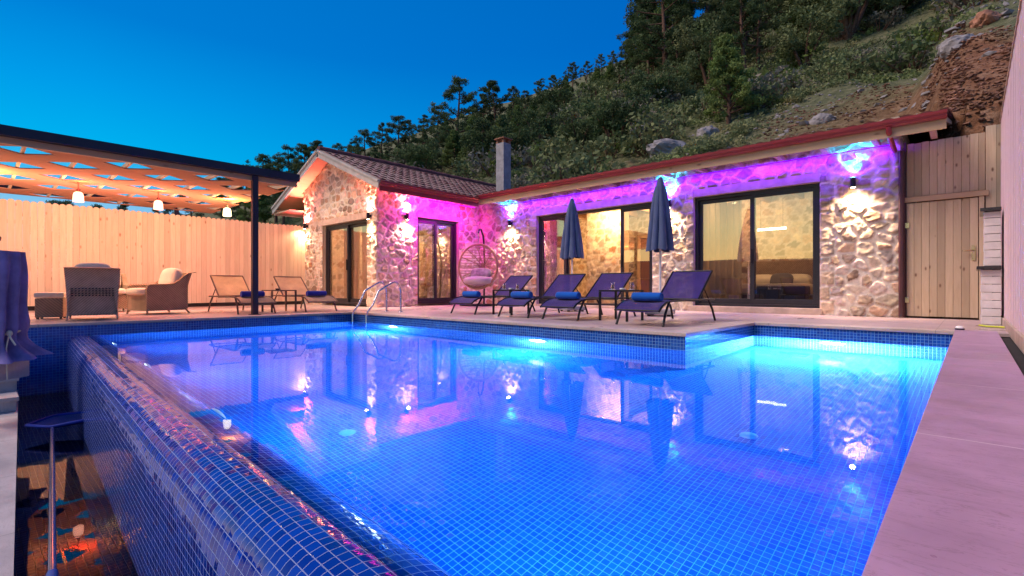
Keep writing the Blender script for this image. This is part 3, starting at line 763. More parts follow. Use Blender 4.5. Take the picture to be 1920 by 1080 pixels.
# gabled wing
VY0, VY1, EW = 6.5, 13.9, 3.07
se = (0, 0, 1)
b = MB()
zE = RZ - RS * EW + .02
tiled(b, (RX + EW, VY0 + .02, zE), (0, 1, 0), (-1, 0, RS), (RS, 0, 1), VY1 - VY0, EW * math.sqrt(1 + RS * RS))
tiled(b, (RX - EW, VY0 + .02, zE), (0, 1, 0), (1, 0, RS), (-RS, 0, 1), VY1 - VY0, EW * math.sqrt(1 + RS * RS))
rf2 = bw(b, 'roof', M['rtile'], house)
b = MB(); b.tube([(RX, VY0 + .03 + .3 * i, RZ + .07) for i in range(25)], [.115 + .012 * (i % 2) for i in range(25)], 10); W(b.build('ridge_tiles', M['rtile']), rf2)
b = MB()
slabq(b, [(RX, VY0 + .03, RZ), (RX - EW, VY0 + .03, RZ - RS * EW), (RX - EW, VY1, RZ - RS * EW), (RX, VY1, RZ)], .09)
slabq(b, [(RX + EW, VY0 + .03, RZ - RS * EW), (RX, VY0 + .03, RZ), (RX, VY1, RZ), (RX + EW, VY1, RZ - RS * EW)], .09)
W(b.build('soffit', M['woody']), rf2)
b = MB()
for s in (-1, 1):
    ang = math.atan(RS) * s
    c = Vector((RX + s * EW / 2, VY0 + .012, RZ - RS * EW / 2 - .03)); Lb = EW / math.cos(math.atan(RS)) + .04
    b.box(c, (Lb, .03, .19), (0, ang, 0)); b.box(c + Vector((0, -.022, .085)), (Lb + .02, .05, .055), (0, ang, 0))
bw(b, 'bargeboard', M['verge'], house)
b = MB()
zb = RZ - RS * EW
b.bx(WX0 - 1.12, WX0, VY0 + .05, GY + 6, zb - .13, zb - .09); bw(b, 'eave_soffit', M['woody'], house)
b = MB(); b.bx(WX0 - 1.16, WX0 - 1.125, VY0 + .05, GY + 6, zb - .16, zb + .02); bw(b, 'fascia', M['verge'], house)
b = MB(); b.bx(RX + EW - .03, RX + EW, VY0 + .05, 9.78, zb - .17, zb - .0); bw(b, 'fascia', M['gutter'], house)
b = MB(); gutter(b, (RX + EW, VY0 + .02, zb - .06), (RX + EW, 9.7, zb - .06), (1, 0, 0)); bw(b, 'rain_gutter', M['gutter'], house)
# chimney
cx, cy = at(944, 15.9)
b = MB()
z = 3.2
for k in range(7):
    b.box((cx, cy, z + .14), (.33 + .006 * (k % 2), .33 + .006 * (k % 2), .27)); z += .272
ch = bw(b, 'chimney', M['concrete'], house)
b = MB()
for dx in (-1, 1):
    for dy in (-1, 1): b.box((cx + dx * .125, cy + dy * .125, z + .06), (.08, .08, .12))
b.box((cx, cy, z + .14), (.43, .43, .04), bev=.01)
W(b.build('chimney_cap', M['redrock']), ch)
# ------------------------------------------------------------------ rooms behind the glass
b = MB(); b.bx(-14.98, -11.52, GY + .33, 14.3, -.1, .05); b.bx(-11.5, -1.2, FY + .33, 14.3, -.1, .05)
bw(b, 'room_floor', M['deck'], house)
b = MB(); b.bx(-14.98, -11.5, GY + .33, 14.3, 3.0, 3.04); b.bx(-11.28, -1.2, FY + .33, 14.3, 2.94, 2.98); bw(b, 'ceiling', M['woody'], house)
b = MB()
for i in range(13): b.bx(-11.0 + i * .78, -10.9 + i * .78, FY + .34, 14.28, 2.76, 2.938)
bw(b, 'ceiling_beams', M['woody'], house)
stone_wall('room_stone_wall', (-11.28, 14.28, 0), (1, 0, 0), (0, -1, 0), 10.05, lambda u: 2.93 + 0 * u, [], house, 51, res=.045, relief=.012)
stone_wall('room_stone_wall', (-14.98, 14.28, 0), (1, 0, 0), (0, -1, 0), 3.5, lambda u: 2.99 + 0 * u, [], house, 52, res=.045, relief=.012)
stone_wall('room_stone_wall', (-14.98, 7.4, 0), (0, 1, 0), (1, 0, 0), 6.85, lambda u: 2.99 + 0 * u, [], house, 53, res=.045, relief=.012)
# a stone stub wall inside the open living room
stone_wall('room_stone_wall', (-8.35, 12.3, 0), (1, 0, 0), (0, -1, 0), 1.15, lambda u: 2.93 + 0 * u, [], house, 54, res=.04, relief=.012)
b = MB(); b.bx(-8.36, -7.2, 12.33, 12.6, .05, 2.92); b.bx(-7.195, -7.14, 12.26, 12.62, .05, 2.92); bw(b, 'masonry', M['plaster'], house)
# doors and furniture inside
dt = thing('room_door', 'brown wooden inner door in the stone back wall of the living room', 'door', (-7.15, 14.2, .05))
b = MB(); b.bx(-7.6, -6.7, 14.16, 14.21, .052, 2.05, bev=.004); bw(b, 'leaf', M['door_wood'], dt)
b = MB(); b.bx(-7.72, -7.605, 14.14, 14.24, .052, 2.17, bev=.004); b.bx(-6.695, -6.58, 14.14, 14.24, .052, 2.17, bev=.004); b.bx(-7.6, -6.7, 14.14, 14.24, 2.055, 2.17, bev=.004); bw(b, 'door_frame', M['woodh'], dt)
def bed(loc, rz, label, head, w=1.6, l=2.0):
    t = thing('bed', label, 'bed', loc, rz)
    b = MB(); b.box((0, 0, .17), (w, l, .24), bev=.02); b.build('bed_base', M['greyfab'], t)
    b = MB(); b.box((0, 0, .40), (w - .04, l - .04, .22), bev=.06); b.box((0, -.25, .47), (w + .06, l * .72, .16), bev=.06); b.build('mattress', M['linen'], t)
    b = MB(); b.box((0, l / 2 + .05, .6), (w + .1, .08, 1.1), bev=.03); b.build('headboard', head, t)
    for sx in (-1, 1):
        b = MB(); b.ell((sx * w * .24, l / 2 - .22, .62), (w * .21, .16, .16), Euler((R(-55), 0, 0)).to_matrix(), pw=.6); b.build('pillow', M['linen'], t)
    b = MB(); b.ell((.1, l / 2 - .42, .63), (.26, .12, .2), Euler((R(-35), 0, 0)).to_matrix(), pw=.6); b.build('pillow', M['greyfab'], t)
    return t
bed((-3.55, 13.0, .05), 0, 'white made-up bed seen through the right-hand glass door', M['wicker'])
bn = thing('ottoman_bench', 'dark grey upholstered bench at the foot of the bed behind glass', 'bench', (-2.95, 11.7, .05))
b = MB(); b.box((0, 0, .27), (.95, .42, .44), bev=.03); b.build('seat', M['greyfab'], bn)
b = MB(); b.box((0, 0, .03), (.85, .36, .05)); b.build('base', M['black'], bn)
cabt = thing('woven_cabinet', 'low straw-coloured woven cabinet inside beside the sheer curtain', 'cabinet', (-4.3, 12.0, .05))
b = MB(); b.box((0, 0, .36), (.55, .4, .70), bev=.01); b.build('body', M['wicker'], cabt)
b = MB(); b.box((0, 0, .725), (.58, .43, .025), bev=.005); b.build('top', M['door_wood'], cabt)
bed((-13.3, 12.2, .05), R(90), 'bed with cream covers and dark pillow in the gabled wing bedroom', M['door_wood'])
def curtain(x0, x1, y, z0, z1, mat, label, axis='x', folds=9, amp=.045, grp=None):
    b = MB(); n = folds * 10; P = []
    for i in range(n + 1):
        u = x0 + (x1 - x0) * i / n; w = amp * math.sin(2 * PI * folds * i / n) + .02 * math.sin(5.3 * i / n * PI)
        P.append([((u, y + w * (1 + .3 * k), z0 + (z1 - z0) * k / 4) if axis == 'x' else (y + w, u, z0 + (z1 - z0) * k / 4)) for k in (4, 3, 2, 1, 0)])
    b.grid(P); o = b.build('curtain', mat); tag(o, label, 'curtain', grp); return o
curtain(-4.75, -3.6, FY + .52, .1, 2.75, M['sheer'], 'sheer cream curtain behind the left pane of the right-hand glass door')
curtain(-8.80, -8.10, FY + .50, .1, 2.7, M['curtain_dk'], 'brown curtain drawn at the left end of the middle glass door')
curtain(-13.75, -12.95, GY + .50, .1, 2.6, M['curtain'], 'tan curtain behind the left pane of the gable glass door')
curtain(-12.75, -11.75, GY + .52, .1, 2.6, M['curtain'], 'wide tan curtain behind the right pane of the gable glass door', folds=11)
curtain(9.2, 9.74, -11.62, .1, 2.6, M['sheer'], 'sheer curtain inside the wing side door', axis='y', folds=6)
# room lights
warm = (1.0, .60, .26)
bulb = emit('warm_room_bulb', (1, .78, .45), 14)
def ceiling_spot(x, y, z, e, label, r=.05):
    e *= 2.4
    t = thing('ceiling_spotlight', label, 'spotlight', (x, y, z), 0, 'spotlights in the rooms')
    b = MB(); b.cyl((0, 0, 0), r + .015, .06, 16); b.build('housing', M['white'], t)
    b = MB(); b.face([(r * math.cos(-2 * PI * j / 16), r * math.sin(-2 * PI * j / 16), -.004) for j in range(16)]); b.build('lens', bulb, t)
    lamp('room_light', 'POINT', (x, y, z - .12), e, warm, shadow_soft_size=.08)
ceiling_spot(-3.0, 12.2, 2.69, 36, 'white ceiling spotlight over the bed behind the right-hand glass')
ceiling_spot(-4.5, 13.3, 2.69, 22, 'white ceiling spotlight near the bedroom back wall')
ceiling_spot(-7.4, 11.7, 2.69, 85, 'white ceiling spotlight in front of the stub wall in the living room')
ceiling_spot(-6.2, 13.2, 2.69, 75, 'white ceiling spotlight near the brown inner door')
ceiling_spot(-9.6, 12.6, 2.69, 40, 'white ceiling spotlight at the left end of the living room')
ceiling_spot(-13.2, 8.6, 2.93, 60, 'white ceiling spotlight behind the gable glass door')
ceiling_spot(-12.6, 11.6, 2.93, 60, 'white ceiling spotlight over the bed in the wing')
tl = thing('tube_light', 'glowing white tube light hanging over the bed', 'tube light', (-3.6, 13.3, 1.95))
b = MB(); b.tube([(-.32, 0, 0), (.32, 0, 0)], .03, 10); b.build('tube', emit('tube_glow', (1, .93, .78), 9), tl)
b = MB()
for s in (-.25, .25): b.tube([(s, 0, .03), (s, 0, .74)], .004, 5)
b.build('cord', M['black'], tl)

# ------------------------------------------------------------------ wall lamps
glow_w = emit('warm_lamp_lens', (1, .80, .48), 60); glow_c = emit('cyan_lamp_lens', (.12, .65, 1), 40); glow_r = emit('red_lamp_lens', (1, .35, .22), 40)
def wall_lamp(x, y, z, nd, up, label, e_dn=1.0, e_up=1.0):
    nd = Vector(nd); p = Vector((x, y, z)) + nd * .105
    t = thing('wall_lamp', label, 'wall lamp', (x, y, z), 0, 'up-and-down wall lamps on the stone walls')
    o = nd * .105
    b = MB(); b.cyl(o + Vector((0, 0, -.085)), .042, .17, 18); b.build('housing', M['black'], t)
    b = MB(); q_ = nd * .045; b.box(q_, (.05 if nd.x == 0 else .09, .05 if nd.y == 0 else .09, .07)); b.build('bracket', M['black'], t)
    b = MB(); b.face([o + Vector((.036 * math.cos(2 * PI * j / 16), .036 * math.sin(2 * PI * j / 16), .088)) for j in range(16)]); b.build('upper_lens', glow_c if up == 'c' else glow_r, t)
    b = MB(); b.face([o + Vector((.036 * math.cos(-2 * PI * j / 16), .036 * math.sin(-2 * PI * j / 16), -.088)) for j in range(16)]); b.build('lower_lens', glow_w, t)
    d = Vector((0, 0, -1)) - nd * .10
    lamp('lamp_down', 'SPOT', p + Vector((0, 0, -.10)), 330 * e_dn, (1, .68, .36), spot_size=R(84), spot_blend=.85, shadow_soft_size=.03, dirn=d)
    lamp('lamp_down_wide', 'SPOT', p + Vector((0, 0, -.10)) + nd * .05, 95 * e_dn, (1, .66, .40), spot_size=R(150), spot_blend=.6, shadow_soft_size=.04, dirn=Vector((0, 0, -1)) + nd * .15)
    u = Vector((0, 0, 1)) - nd * .12
    if up == 'c':
        lamp('lamp_up', 'SPOT', p + Vector((0, 0, .10)), 420 * e_up, (.0, .40, 1), spot_size=R(74), spot_blend=.6, shadow_soft_size=.03, dirn=u)
        lamp('lamp_up_wide', 'SPOT', p + Vector((0, 0, .10)), 45 * e_up, (.10, .0, 1), spot_size=R(165), spot_blend=.5, shadow_soft_size=.04, dirn=u)
    else:
        lamp('lamp_up', 'SPOT', p + Vector((0, 0, .10)), 190 * e_up, (1, .27, .15), spot_size=R(84), spot_blend=.7, shadow_soft_size=.03, dirn=u)
        lamp('lamp_up_wide', 'SPOT', p + Vector((0, 0, .10)), 130 * e_up, (1, .10, .13), spot_size=R(165), spot_blend=.5, shadow_soft_size=.04, dirn=u)
wall_lamp(-9.82, FY, 2.38, (0, -1, 0), 'c', 'wall lamp throwing cyan light up, nearest the hanging egg chair')
wall_lamp(-4.96, FY, 2.38, (0, -1, 0), 'c', 'wall lamp throwing cyan light up, half hidden by the larger closed parasol')
wall_lamp(-1.53, FY, 2.36, (0, -1, 0), 'c', 'wall lamp throwing cyan light up, on the pier beside the wooden gate')
wall_lamp(-15.04, GY, 2.40, (0, -1, 0), 'r', 'wall lamp throwing red light up, next to the picket fence', .45, 1.9)
wall_lamp(-11.42, GY, 2.36, (0, -1, 0), 'r', 'wall lamp throwing red light up, on the gable corner pier', .9, 1.3)
wall_lamp(-11.2, 7.88, 2.42, (1, 0, 0), 'r', 'wall lamp throwing red light up, left of the wing side door', .9, 1.1)
# coloured light strips tucked under the eaves
def strip(name, p0, p1, nd, col, e, label, lit):
    p0 = Vector(p0); p1 = Vector(p1); b = MB(); b.tube([p0, p1], .009, 6)
    o = b.build('light_strip', emit(name, col, lit)); tag(o, label, 'light strip')
    L = (p1 - p0).length
    l = lamp('strip_light', 'AREA', (p0 + p1) / 2 + Vector(nd) * .02, e, col, shape='RECTANGLE', size=L, size_y=.03)
    z = Vector(nd).normalized(); x = (p1 - p0).normalized(); y = (-z).cross(x) * -1
    m = Matrix((x, z.cross(x) * 1.0, z)).transposed()
    m = Matrix((x, (-z).cross(x), -z)).transposed(); 
    l.rotation_euler = m.to_euler()
    return l
strip('violet_strip', (-10.1, FY - .20, 2.90), (-.95, FY - .20, 2.90), (0, .55, -.83), (.14, .0, 1), 135, 'violet light strip under the long red eave', 3)
strip('magenta_strip', (WX1 + .75, 8.1, 2.80), (WX1 + .75, 9.75, 2.80), (-.75, 0, -.66), (.85, .0, .72), 95, 'magenta light strip under the eave of the gabled wing', 3)
# ------------------------------------------------------------------ fences and gate
fx = -15.17
fe = thing('picket_fence', 'tall peach-lit spruce board fence with scalloped top behind the wicker chairs', 'fence', (fx, 1.5, 0))
b = MB(); y = -4.0; k = 0
while y < 6.94:
    w = .118; h = 2.36 + .02 * (_h(np.array(k), np.array(1), 2) - .5); dx = float(.008 * (_h(np.array(k), np.array(2), 2) - .5)); ti = float(_h(np.array(k), np.array(5), 7))
    pts = [(y + .002, .10), (y + w - .002, .10), (y + w - .002, h)] + [(y + w / 2 + (w / 2 - .002) * math.cos(PI * j / 8), h + .052 * math.sin(PI * j / 8)) for j in range(1, 8)] + [(y + .002, h)]
    f0 = [(fx + dx, p[0], p[1]) for p in pts]; f1 = [(fx + dx - .02, p[0], p[1]) for p in pts]
    b.face(f0, None, ti * .6); b.face(f1[::-1], None, ti * .6)
    for i in range(len(pts)): b.face([f0[i], f1[i], f1[(i + 1) % len(pts)], f0[(i + 1) % len(pts)]], None, ti * .6)
    y += w; k += 1
bw(b, 'boards', M['fence'], fe)
b = MB(); b.bx(fx - .09, fx - .03, -4, 6.9, .35, .43); b.bx(fx - .09, fx - .03, -4, 6.9, 1.9, 1.98); bw(b, 'rail', M['woody'], fe)
b = MB(); b.bx(fx - .06, fx - .01, -4, 6.9, 0.001, .10); bw(b, 'gap_shade', M['soot_gap'], fe)  # dark strip painted as the shaded gap below the boards

gt = thing('wooden_gate', 'knotty spruce gate with brass handle and boarded panel above it', 'gate', (-.25, FY + .05, 0))
def vboards(b, x0, x1, y, z0, z1, w, th=.025, seed=1, topj=0):
    x = x0; k = 0
    while x < x1 - .01:
        xe = min(x + w, x1); b.bx(x + .0015, xe - .0015, y + .004 * (k % 2), y + th, z0, z1 + topj * float(_h(np.array(k), np.array(seed), 3) - .5), tint=float(_h(np.array(k), np.array(seed), 8)) * 1.0, bev=.003); x = xe; k += 1
b = MB(); vboards(b, -.80, .085, FY + .03, .03, 1.92, .098, seed=3); bw(b, 'gate_leaf', M['fence2'], gt)
b = MB(); vboards(b, -.80, .16, FY + .05, 2.03, 2.92, .098, seed=5, topj=.02); bw(b, 'upper_panel', M['fence2'], gt)
b = MB(); b.bx(-.84, .20, FY + .0, FY + .05, 1.935, 2.02, bev=.004); bw(b, 'cross_rail', M['woodh'], gt)
b = MB(); b.bx(-.86, -.805, FY + .02, FY + .09, .0, 2.95); bw(b, 'gate_post', M['maroon'], gt)
b = MB(); b.bx(.09, .15, FY + .02, FY + .09, .0, 1.93, tint=.2, bev=.004); bw(b, 'gate_post', M['fence2'], gt)
b = MB(); b.box((.03, FY + .022, 1.05), (.045, .012, .24), bev=.004); b.tube([(.03, FY + .02, 1.09), (.03, FY - .03, 1.09), (-.09, FY - .035, 1.09)], .011, 8); bw(b, 'handle', M['brass'], gt)
for z in (.3, 1.55):
    b = MB(); b.box((-.79, FY + .02, z), (.06, .02, .09), bev=.004); bw(b, 'hinge', M['brass'], gt)
rb = thing('board_fence', 'tall knotty board fence panel behind the white brick barbecue', 'fence', (.3, FY + .08, 0))
b = MB(); vboards(b, .165, 1.6, FY + .05, .0, 3.02, .12, seed=9, topj=.02); bw(b, 'boards', M['fence2'], rb)
# boarded wall along the right side of the pool
SWX = .31
rw = thing('side_board_wall', 'tall pink-lit board wall along the right edge of the marble coping', 'wall', (.42, 5, 0))
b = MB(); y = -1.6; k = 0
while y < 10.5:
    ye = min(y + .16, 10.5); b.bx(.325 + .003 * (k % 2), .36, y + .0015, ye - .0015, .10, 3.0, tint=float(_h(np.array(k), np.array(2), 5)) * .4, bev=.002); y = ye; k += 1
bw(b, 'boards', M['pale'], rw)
b = MB(); b.bx(.305, .36, -1.6, 10.5, -.03, .099, bev=.01); bw(b, 'base_board', M['lintel'], rw)
b = MB(); b.bx(.315, .36, -1.6, 10.5, 3.001, 3.04); bw(b, 'cap_rail', M['woody'], rw)

# ------------------------------------------------------------------ barbecue
bq = thing('brick_barbecue', 'small whitewashed brick barbecue with two dark stone slabs beside the gate', 'barbecue', (.28, 9.75, 0))
def bricks(b, x0, x1, y0, y1, z0, z1, h=.11):
    z = z0; k = 0
    while z < z1 - .01:
        ze = min(z + h, z1); j = .004 * (k % 2); b.bx(x0 + j, x1 - j, y0 + j, y1 - j, z + .004, ze - .003, tint=.3 + .3 * (k % 2), bev=.006); z = ze; k += 1
b = MB(); bricks(b, .10, .30, 9.4, 9.52, 0.0, .75); bw(b, 'pier', M['brickw'], bq)
b = MB(); bricks(b, .10, .30, 9.98, 10.1, 0.0, .75); bw(b, 'pier', M['brickw'], bq)
b = MB(); b.bx(.22, .30, 9.525, 9.975, 0, .74); bw(b, 'recess', M['soot_gap'], bq)
b = MB(); b.bx(.055, .302, 9.34, 10.16, .752, .80, bev=.006); bw(b, 'counter', M['granite'], bq)
b = MB(); bricks(b, .13, .30, 9.46, 9.58, .801, 1.55); bw(b, 'chimney_side', M['brickw'], bq)
b = MB(); bricks(b, .13, .30, 9.92, 10.04, .801, 1.55); bw(b, 'chimney_side', M['brickw'], bq)
b = MB(); b.bx(.22, .30, 9.585, 9.915, .802, 1.55); bw(b, 'recess', M['soot_gap'], bq)
b = MB(); b.bx(.09, .302, 9.40, 10.1, 1.552, 1.60, bev=.006); bw(b, 'top_slab', M['granite'], bq)
b = MB(); b.tube([(.08, 8.95, .012), (.16, 8.75, .012), (.27, 8.72, .012), (.34, 8.6, .012)], .012, 8)
tag(b.build('hose', simple('yellow_green_hose', (.55, .62, .05), .5)), 'short yellow-green hose lying at the foot of the barbecue', 'hose')
pk = thing('deck_puck', 'small white round cap with dark base on the coping corner', 'cap', (-.10, 7.95, .004))
b = MB(); b.cyl((0, 0, 0), .045, .018, 16); b.build('base', M['black'], pk)
b = MB(); b.lathe([(.042, .018), (.04, .035), (.02, .045), (0, .047)], n=16); b.build('cap', M['white'], pk)

# ------------------------------------------------------------------ pergola
PGX0, PGX1, PGY0, PGY1, PZ = -15.3, -9.80, -2.2, 4.37, 2.52
pg = thing('pergola', 'dark steel pergola with wooden diamond-cut lattice roof over the lounge corner', 'pergola', (-12.4, 1, 0))
b = MB()
b.bx(PGX1 - .06, PGX1 + .06, PGY0, PGY1, 2.60, 2.74, bev=.004)
bw(b, 'front_beam', M['beam'], pg)
b = MB(); b.bx(PGX0 - .06, PGX0 + .06, PGY0, PGY1, 2.60, 2.74, bev=.004); bw(b, 'back_beam', M['beam'], pg)
b = MB(); b.bx(PGX0 + .06, PGX1 - .06, PGY1 - .10, PGY1, 2.605, 2.735, bev=.004); bw(b, 'end_beam', M['woodh'], pg)
for (x, y) in ((-9.86, 3.57), (-9.86, -1.6), (PGX0, 3.6), (PGX0, -1.6)):
    b = MB(); b.bx(x - .05, x + .05, y - .05, y + .05, .012, 2.599, bev=.006); po = bw(b, 'post', M['beam'], pg)
    b = MB(); b.bx(x - .085, x + .085, y - .085, y + .085, 0.001, .012, bev=.003); W(b.build('foot_plate', M['beam'], None), po)
b = MB(); th = .016; rp = .655; cp = 1.25
def hole_cell(b, cx, cy, w, h, a, c):
    """rectangle with a lozenge cut out: a along y, c along x"""
    for sx in (-1, 1):
        for sy in (-1, 1):
            pts = [(cx + sx * w, cy + sy * h), (cx, cy + sy * h), (cx, cy + sy * a), (cx + sx * c, cy), (cx + sx * w, cy)]
            lo = [(x, y, PZ) for x, y in pts]; hi = [(x, y, PZ + th) for x, y in pts]
            if sx * sy > 0: lo = lo[::-1]; hi = hi[::-1]
            b.face(lo[::-1] if sx * sy > 0 else lo, None, .1); b.face(hi, None, .1)
            i0, i1 = 2, 3
            q0 = (cx, cy + sy * a); q1 = (cx + sx * c, cy)
            b.face([(*q0, PZ), (*q1, PZ), (*q1, PZ + th), (*q0, PZ + th)], None, .1)
rows = 7; x_start = PGX1 - .07 - .36
for r in range(rows + 1):
    cx_ = x_start - rp * r; off = 0 if r % 2 == 0 else cp / 2
    k = -3
    while k < 7:
        cy_ = .50 + off + cp * k
        if PGY0 < cy_ + cp / 2 and cy_ - cp / 2 < PGY1:
            hole_cell(b, cx_, cy_, rp / 2, cp / 2, .35, .315)
        k += 1
lat = bw(b, 'lattice', M['lattice'], pg)
bm = bmesh.new(); bm.from_mesh(lat.data)
for co, no in (((0, PGY1, 0), (0, 1, 0)), ((0, PGY0, 0), (0, -1, 0)), ((PGX0 + .05, 0, 0), (-1, 0, 0)), ((PGX1 - .07, 0, 0), (1, 0, 0))):
    bmesh.ops.bisect_plane(bm, geom=bm.verts[:] + bm.edges[:] + bm.faces[:], plane_co=co, plane_no=no, clear_outer=True)
bm.to_mesh(lat.data); bm.free()
b = MB(); b.bx(PGX1 - .115, PGX1 - .062, PGY0, PGY1, PZ - .012, PZ + .09, bev=.004); W(b.build('edge_board', M['woody']), lat)
for k in range(-3, 7):
    yr = .50 + cp / 2 * k
    if yr > PGY1 - .12: continue
    b = MB(); b.bx(PGX0 + .06, PGX1 - .065, yr - .02, yr + .02, PZ + th + .002, PZ + th + .07, tint=.3, bev=.004); bw(b, 'rafter', M['woodh'], pg)
glow_p = {c: emit('pendant_shade_' + c, v, 6) for c, v in (('amber', (1, .62, .30)), ('red', (1, .36, .24)), ('yellow', (1, .80, .42)))}
def pendant(y, hue, col, e, label):
    t = thing('pendant_lamp', label, 'pendant lamp', (-12.5, y, 2.52), 0, 'pendant lamps under the pergola')
    b = MB(); b.tube([(0, 0, 0), (0, 0, -.17)], .006, 6); b.build('cord', M['black'], t)
    b = MB(); b.lathe([(.0, -.185), (.04, -.188), (.068, -.21), (.08, -.255), (.086, -.375), (.08, -.38), (.0, -.376)], n=20); b.build('shade', glow_p[hue], t)
    b = MB(); b.cyl((0, 0, -.175), .03, .04, 12); b.build('cap', M['black'], t)
    lamp('pendant_light', 'POINT', (-12.5, y, 2.02), e, col, shadow_soft_size=.1)
    lamp('pendant_glow', 'POINT', (-12.36, y + .0, 2.40), e * .9, {'amber': (1, .35, .1), 'red': (1, .07, .03), 'yellow': (1, .62, .16)}[hue], shadow_soft_size=.06)
pendant(.08, 'yellow', (1, .68, .49), 110, 'glowing yellow pendant lamp at the outer end of the pergola')
pendant(1.35, 'red', (1, .61, .47), 110, 'glowing pendant lamp washing the pergola lattice red, nearest the wicker armchairs')
pendant(2.62, 'red', (1, .61, .47), 110, 'glowing pendant lamp in the middle of the pergola')
pendant(3.93, 'yellow', (1, .68, .49), 100, 'glowing pale pendant lamp beside the dark pergola post')

# ------------------------------------------------------------------ pool ladder
ld = thing('pool_ladder', 'polished steel pool ladder with two hooped handrails in the far corner', 'ladder', (-8.97, 5.6, 0))
for x in (-9.23, -8.71):
    P = [(x, 6.02, 0), (x, 6.02, .40)] + [(x, 5.87 + .15 * math.cos(a), .40 + .22 * math.sin(a)) for a in [PI * i / 10 for i in range(1, 7)]]
    P += [(x, 5.50, .44), (x, 5.36, .16), (x, 5.25, .03), (x, 5.22, -.05), (x, 5.22, -1.0)]
    b = MB(); b.tube(P, .0215, 10); ra = bw(b, 'handrail', M['steel'], ld)
    b = MB(); b.lathe([(.05, .004), (.045, .012), (.024, .016)], (x, 6.02, 0), 16); W(b.build('flange', M['steel']), ra)
for z in (-.35, -.62, -.89):
    b = MB(); b.bx(-9.23, -8.71, 5.18, 5.26, z, z + .025, bev=.005); bw(b, 'rung', M['steel'], ld)

# ------------------------------------------------------------------ loungers, towels, side tables
def lounger(loc, rz, mat, fm, label, group):
    t = thing('sun_lounger', label, 'sun lounger', loc, rz, group)
    b = MB()
    for s in (-.32, .32):
        b.tube([(s, .02, .20), (s, .10, .255), (s, .22, .305), (s, .34, .325), (s, .6, .328), (s, 1.30, .328), (s, 1.86, .325)], .016, 8)
    for y, z in ((.03, .205), (.34, .31), (1.30, .312), (1.86, .325)): b.tube([(-.32, y, z), (.32, y, z)], .012, 8)
    b.build('frame', fm, t)
    for s in (-.325, .325):
        b = MB(); b.tube([(s, .30, .318), (s * 1.02, .17, .16), (s * 1.05, .09, 0)], .017, 8); b.build('leg', fm, t)
        b = MB(); b.tube([(s, 1.62, .322), (s * 1.02, 1.76, .18), (s * 1.05, 1.85, 0)], .017, 8); b.build('leg', fm, t)
    # sling seat
    ys = [(.015, .195), (.06, .235), (.14, .275), (.24, .305), (.36, .322), (.6, .318), (.9, .312), (1.2, .318), (1.30, .33)]
    b = MB(); b.grid([[(u * .31, y, z - .02 * (1 - u * u) + .006) for u in (-1, -.6, -.2, .2, .6, 1)] for y, z in ys]); b.build('seat_sling', mat, t)
    y0, z0, y1, z1 = 1.28, .335, 1.80, .76
    b = MB()
    for s in (-.315, .315): b.tube([(s, y0, z0), (s, y1, z1)], .016, 8)
    b.tube([(-.315, y1, z1), (.315, y1, z1)], .016, 8); b.tube([(-.315, y0, z0), (.315, y0, z0)], .012, 8)
    bf = b.build('backrest_frame', fm, t)
    b = MB(); b.grid([[(u * .305, y0 + (y1 - y0) * k / 6 + .02 * (1 - u * u) * math.sin(PI * k / 6), z0 + (z1 - z0) * k / 6 - .025 * (1 - u * u) * math.sin(PI * k / 6) + .008) for u in (-1, -.6, -.2, .2, .6, 1)] for k in range(7)])
    b.build('backrest_sling', mat, bf)
    for s in (-.30, .30):
        b = MB(); b.tube([(s, 1.50, .51), (s, 1.70, .33)], .010, 6); b.build('back_strut', fm, t)
    return t
G1 = 'plum sun loungers in a row along the pool'
L4 = lounger((-3.24, 5.90, 0), 0, M['sling'], M['black'], 'plum mesh sun lounger nearest the pool corner, right of the table with tea glasses', G1)
dup(L4, (-4.70, 6.08, 0), 0, 'plum mesh sun lounger directly left of the nearer side table with tea glasses')
dup(L4, (-5.74, 6.14, 0), 0, 'plum mesh sun lounger just right of the farther side table')
dup(L4, (-7.2, 6.30, 0), 0, 'plum mesh sun lounger beside the egg chair, farthest left of the row')
G2 = 'beige sun loungers under the pergola end'
frame_b = simple('brown_lounger_frame', (.10, .06, .045), .45, .2)
B1 = lounger((-10.05, 3.72, 0), R(90), M['sling_beige'], frame_b, 'beige sun lounger behind the dark pergola post', G2)
dup(B1, (-10.12, 5.05, 0), R(90), 'beige sun lounger in front of the gable glass door')
def towel(x, y, rz, mat, label, grp, L=.42, r=.062):
    b = MB(); n = 22; P = []
    prof = [(-L / 2, r * .2), (-L / 2 + .004, r * .75), (-L / 2 - .004, r * .8), (-L / 2 + .006, r * .96), (-L / 2 + .03, r), (-L / 6, r * 1.02), (L / 6, r * .985), (L / 2 - .03, r), (L / 2 - .006, r * .96), (L / 2 + .004, r * .8), (L / 2 - .004, r * .75), (L / 2, r * .2)]
    for u, q_ in prof: P.append([(u, q_ * math.cos(2 * PI * j / n) * (1.0 + .05 * math.sin(3 * j)), q_ * math.sin(2 * PI * j / n) * .94) for j in range(n)])
    b.grid(P, closev=True); b.face(P[0]); b.face(P[-1][::-1])
    b.box((0, r * .6, -r * .75), (L * .98, r * 1.1, .012), (R(14), 0, 0), bev=.004)
    o = b.build('rolled_towel', mat); o.location = (x, y, .325 + r * .93); o.rotation_euler = (0, 0, rz); tag(o, label, 'towel', grp); return o
TG = 'rolled blue towels on the plum loungers'
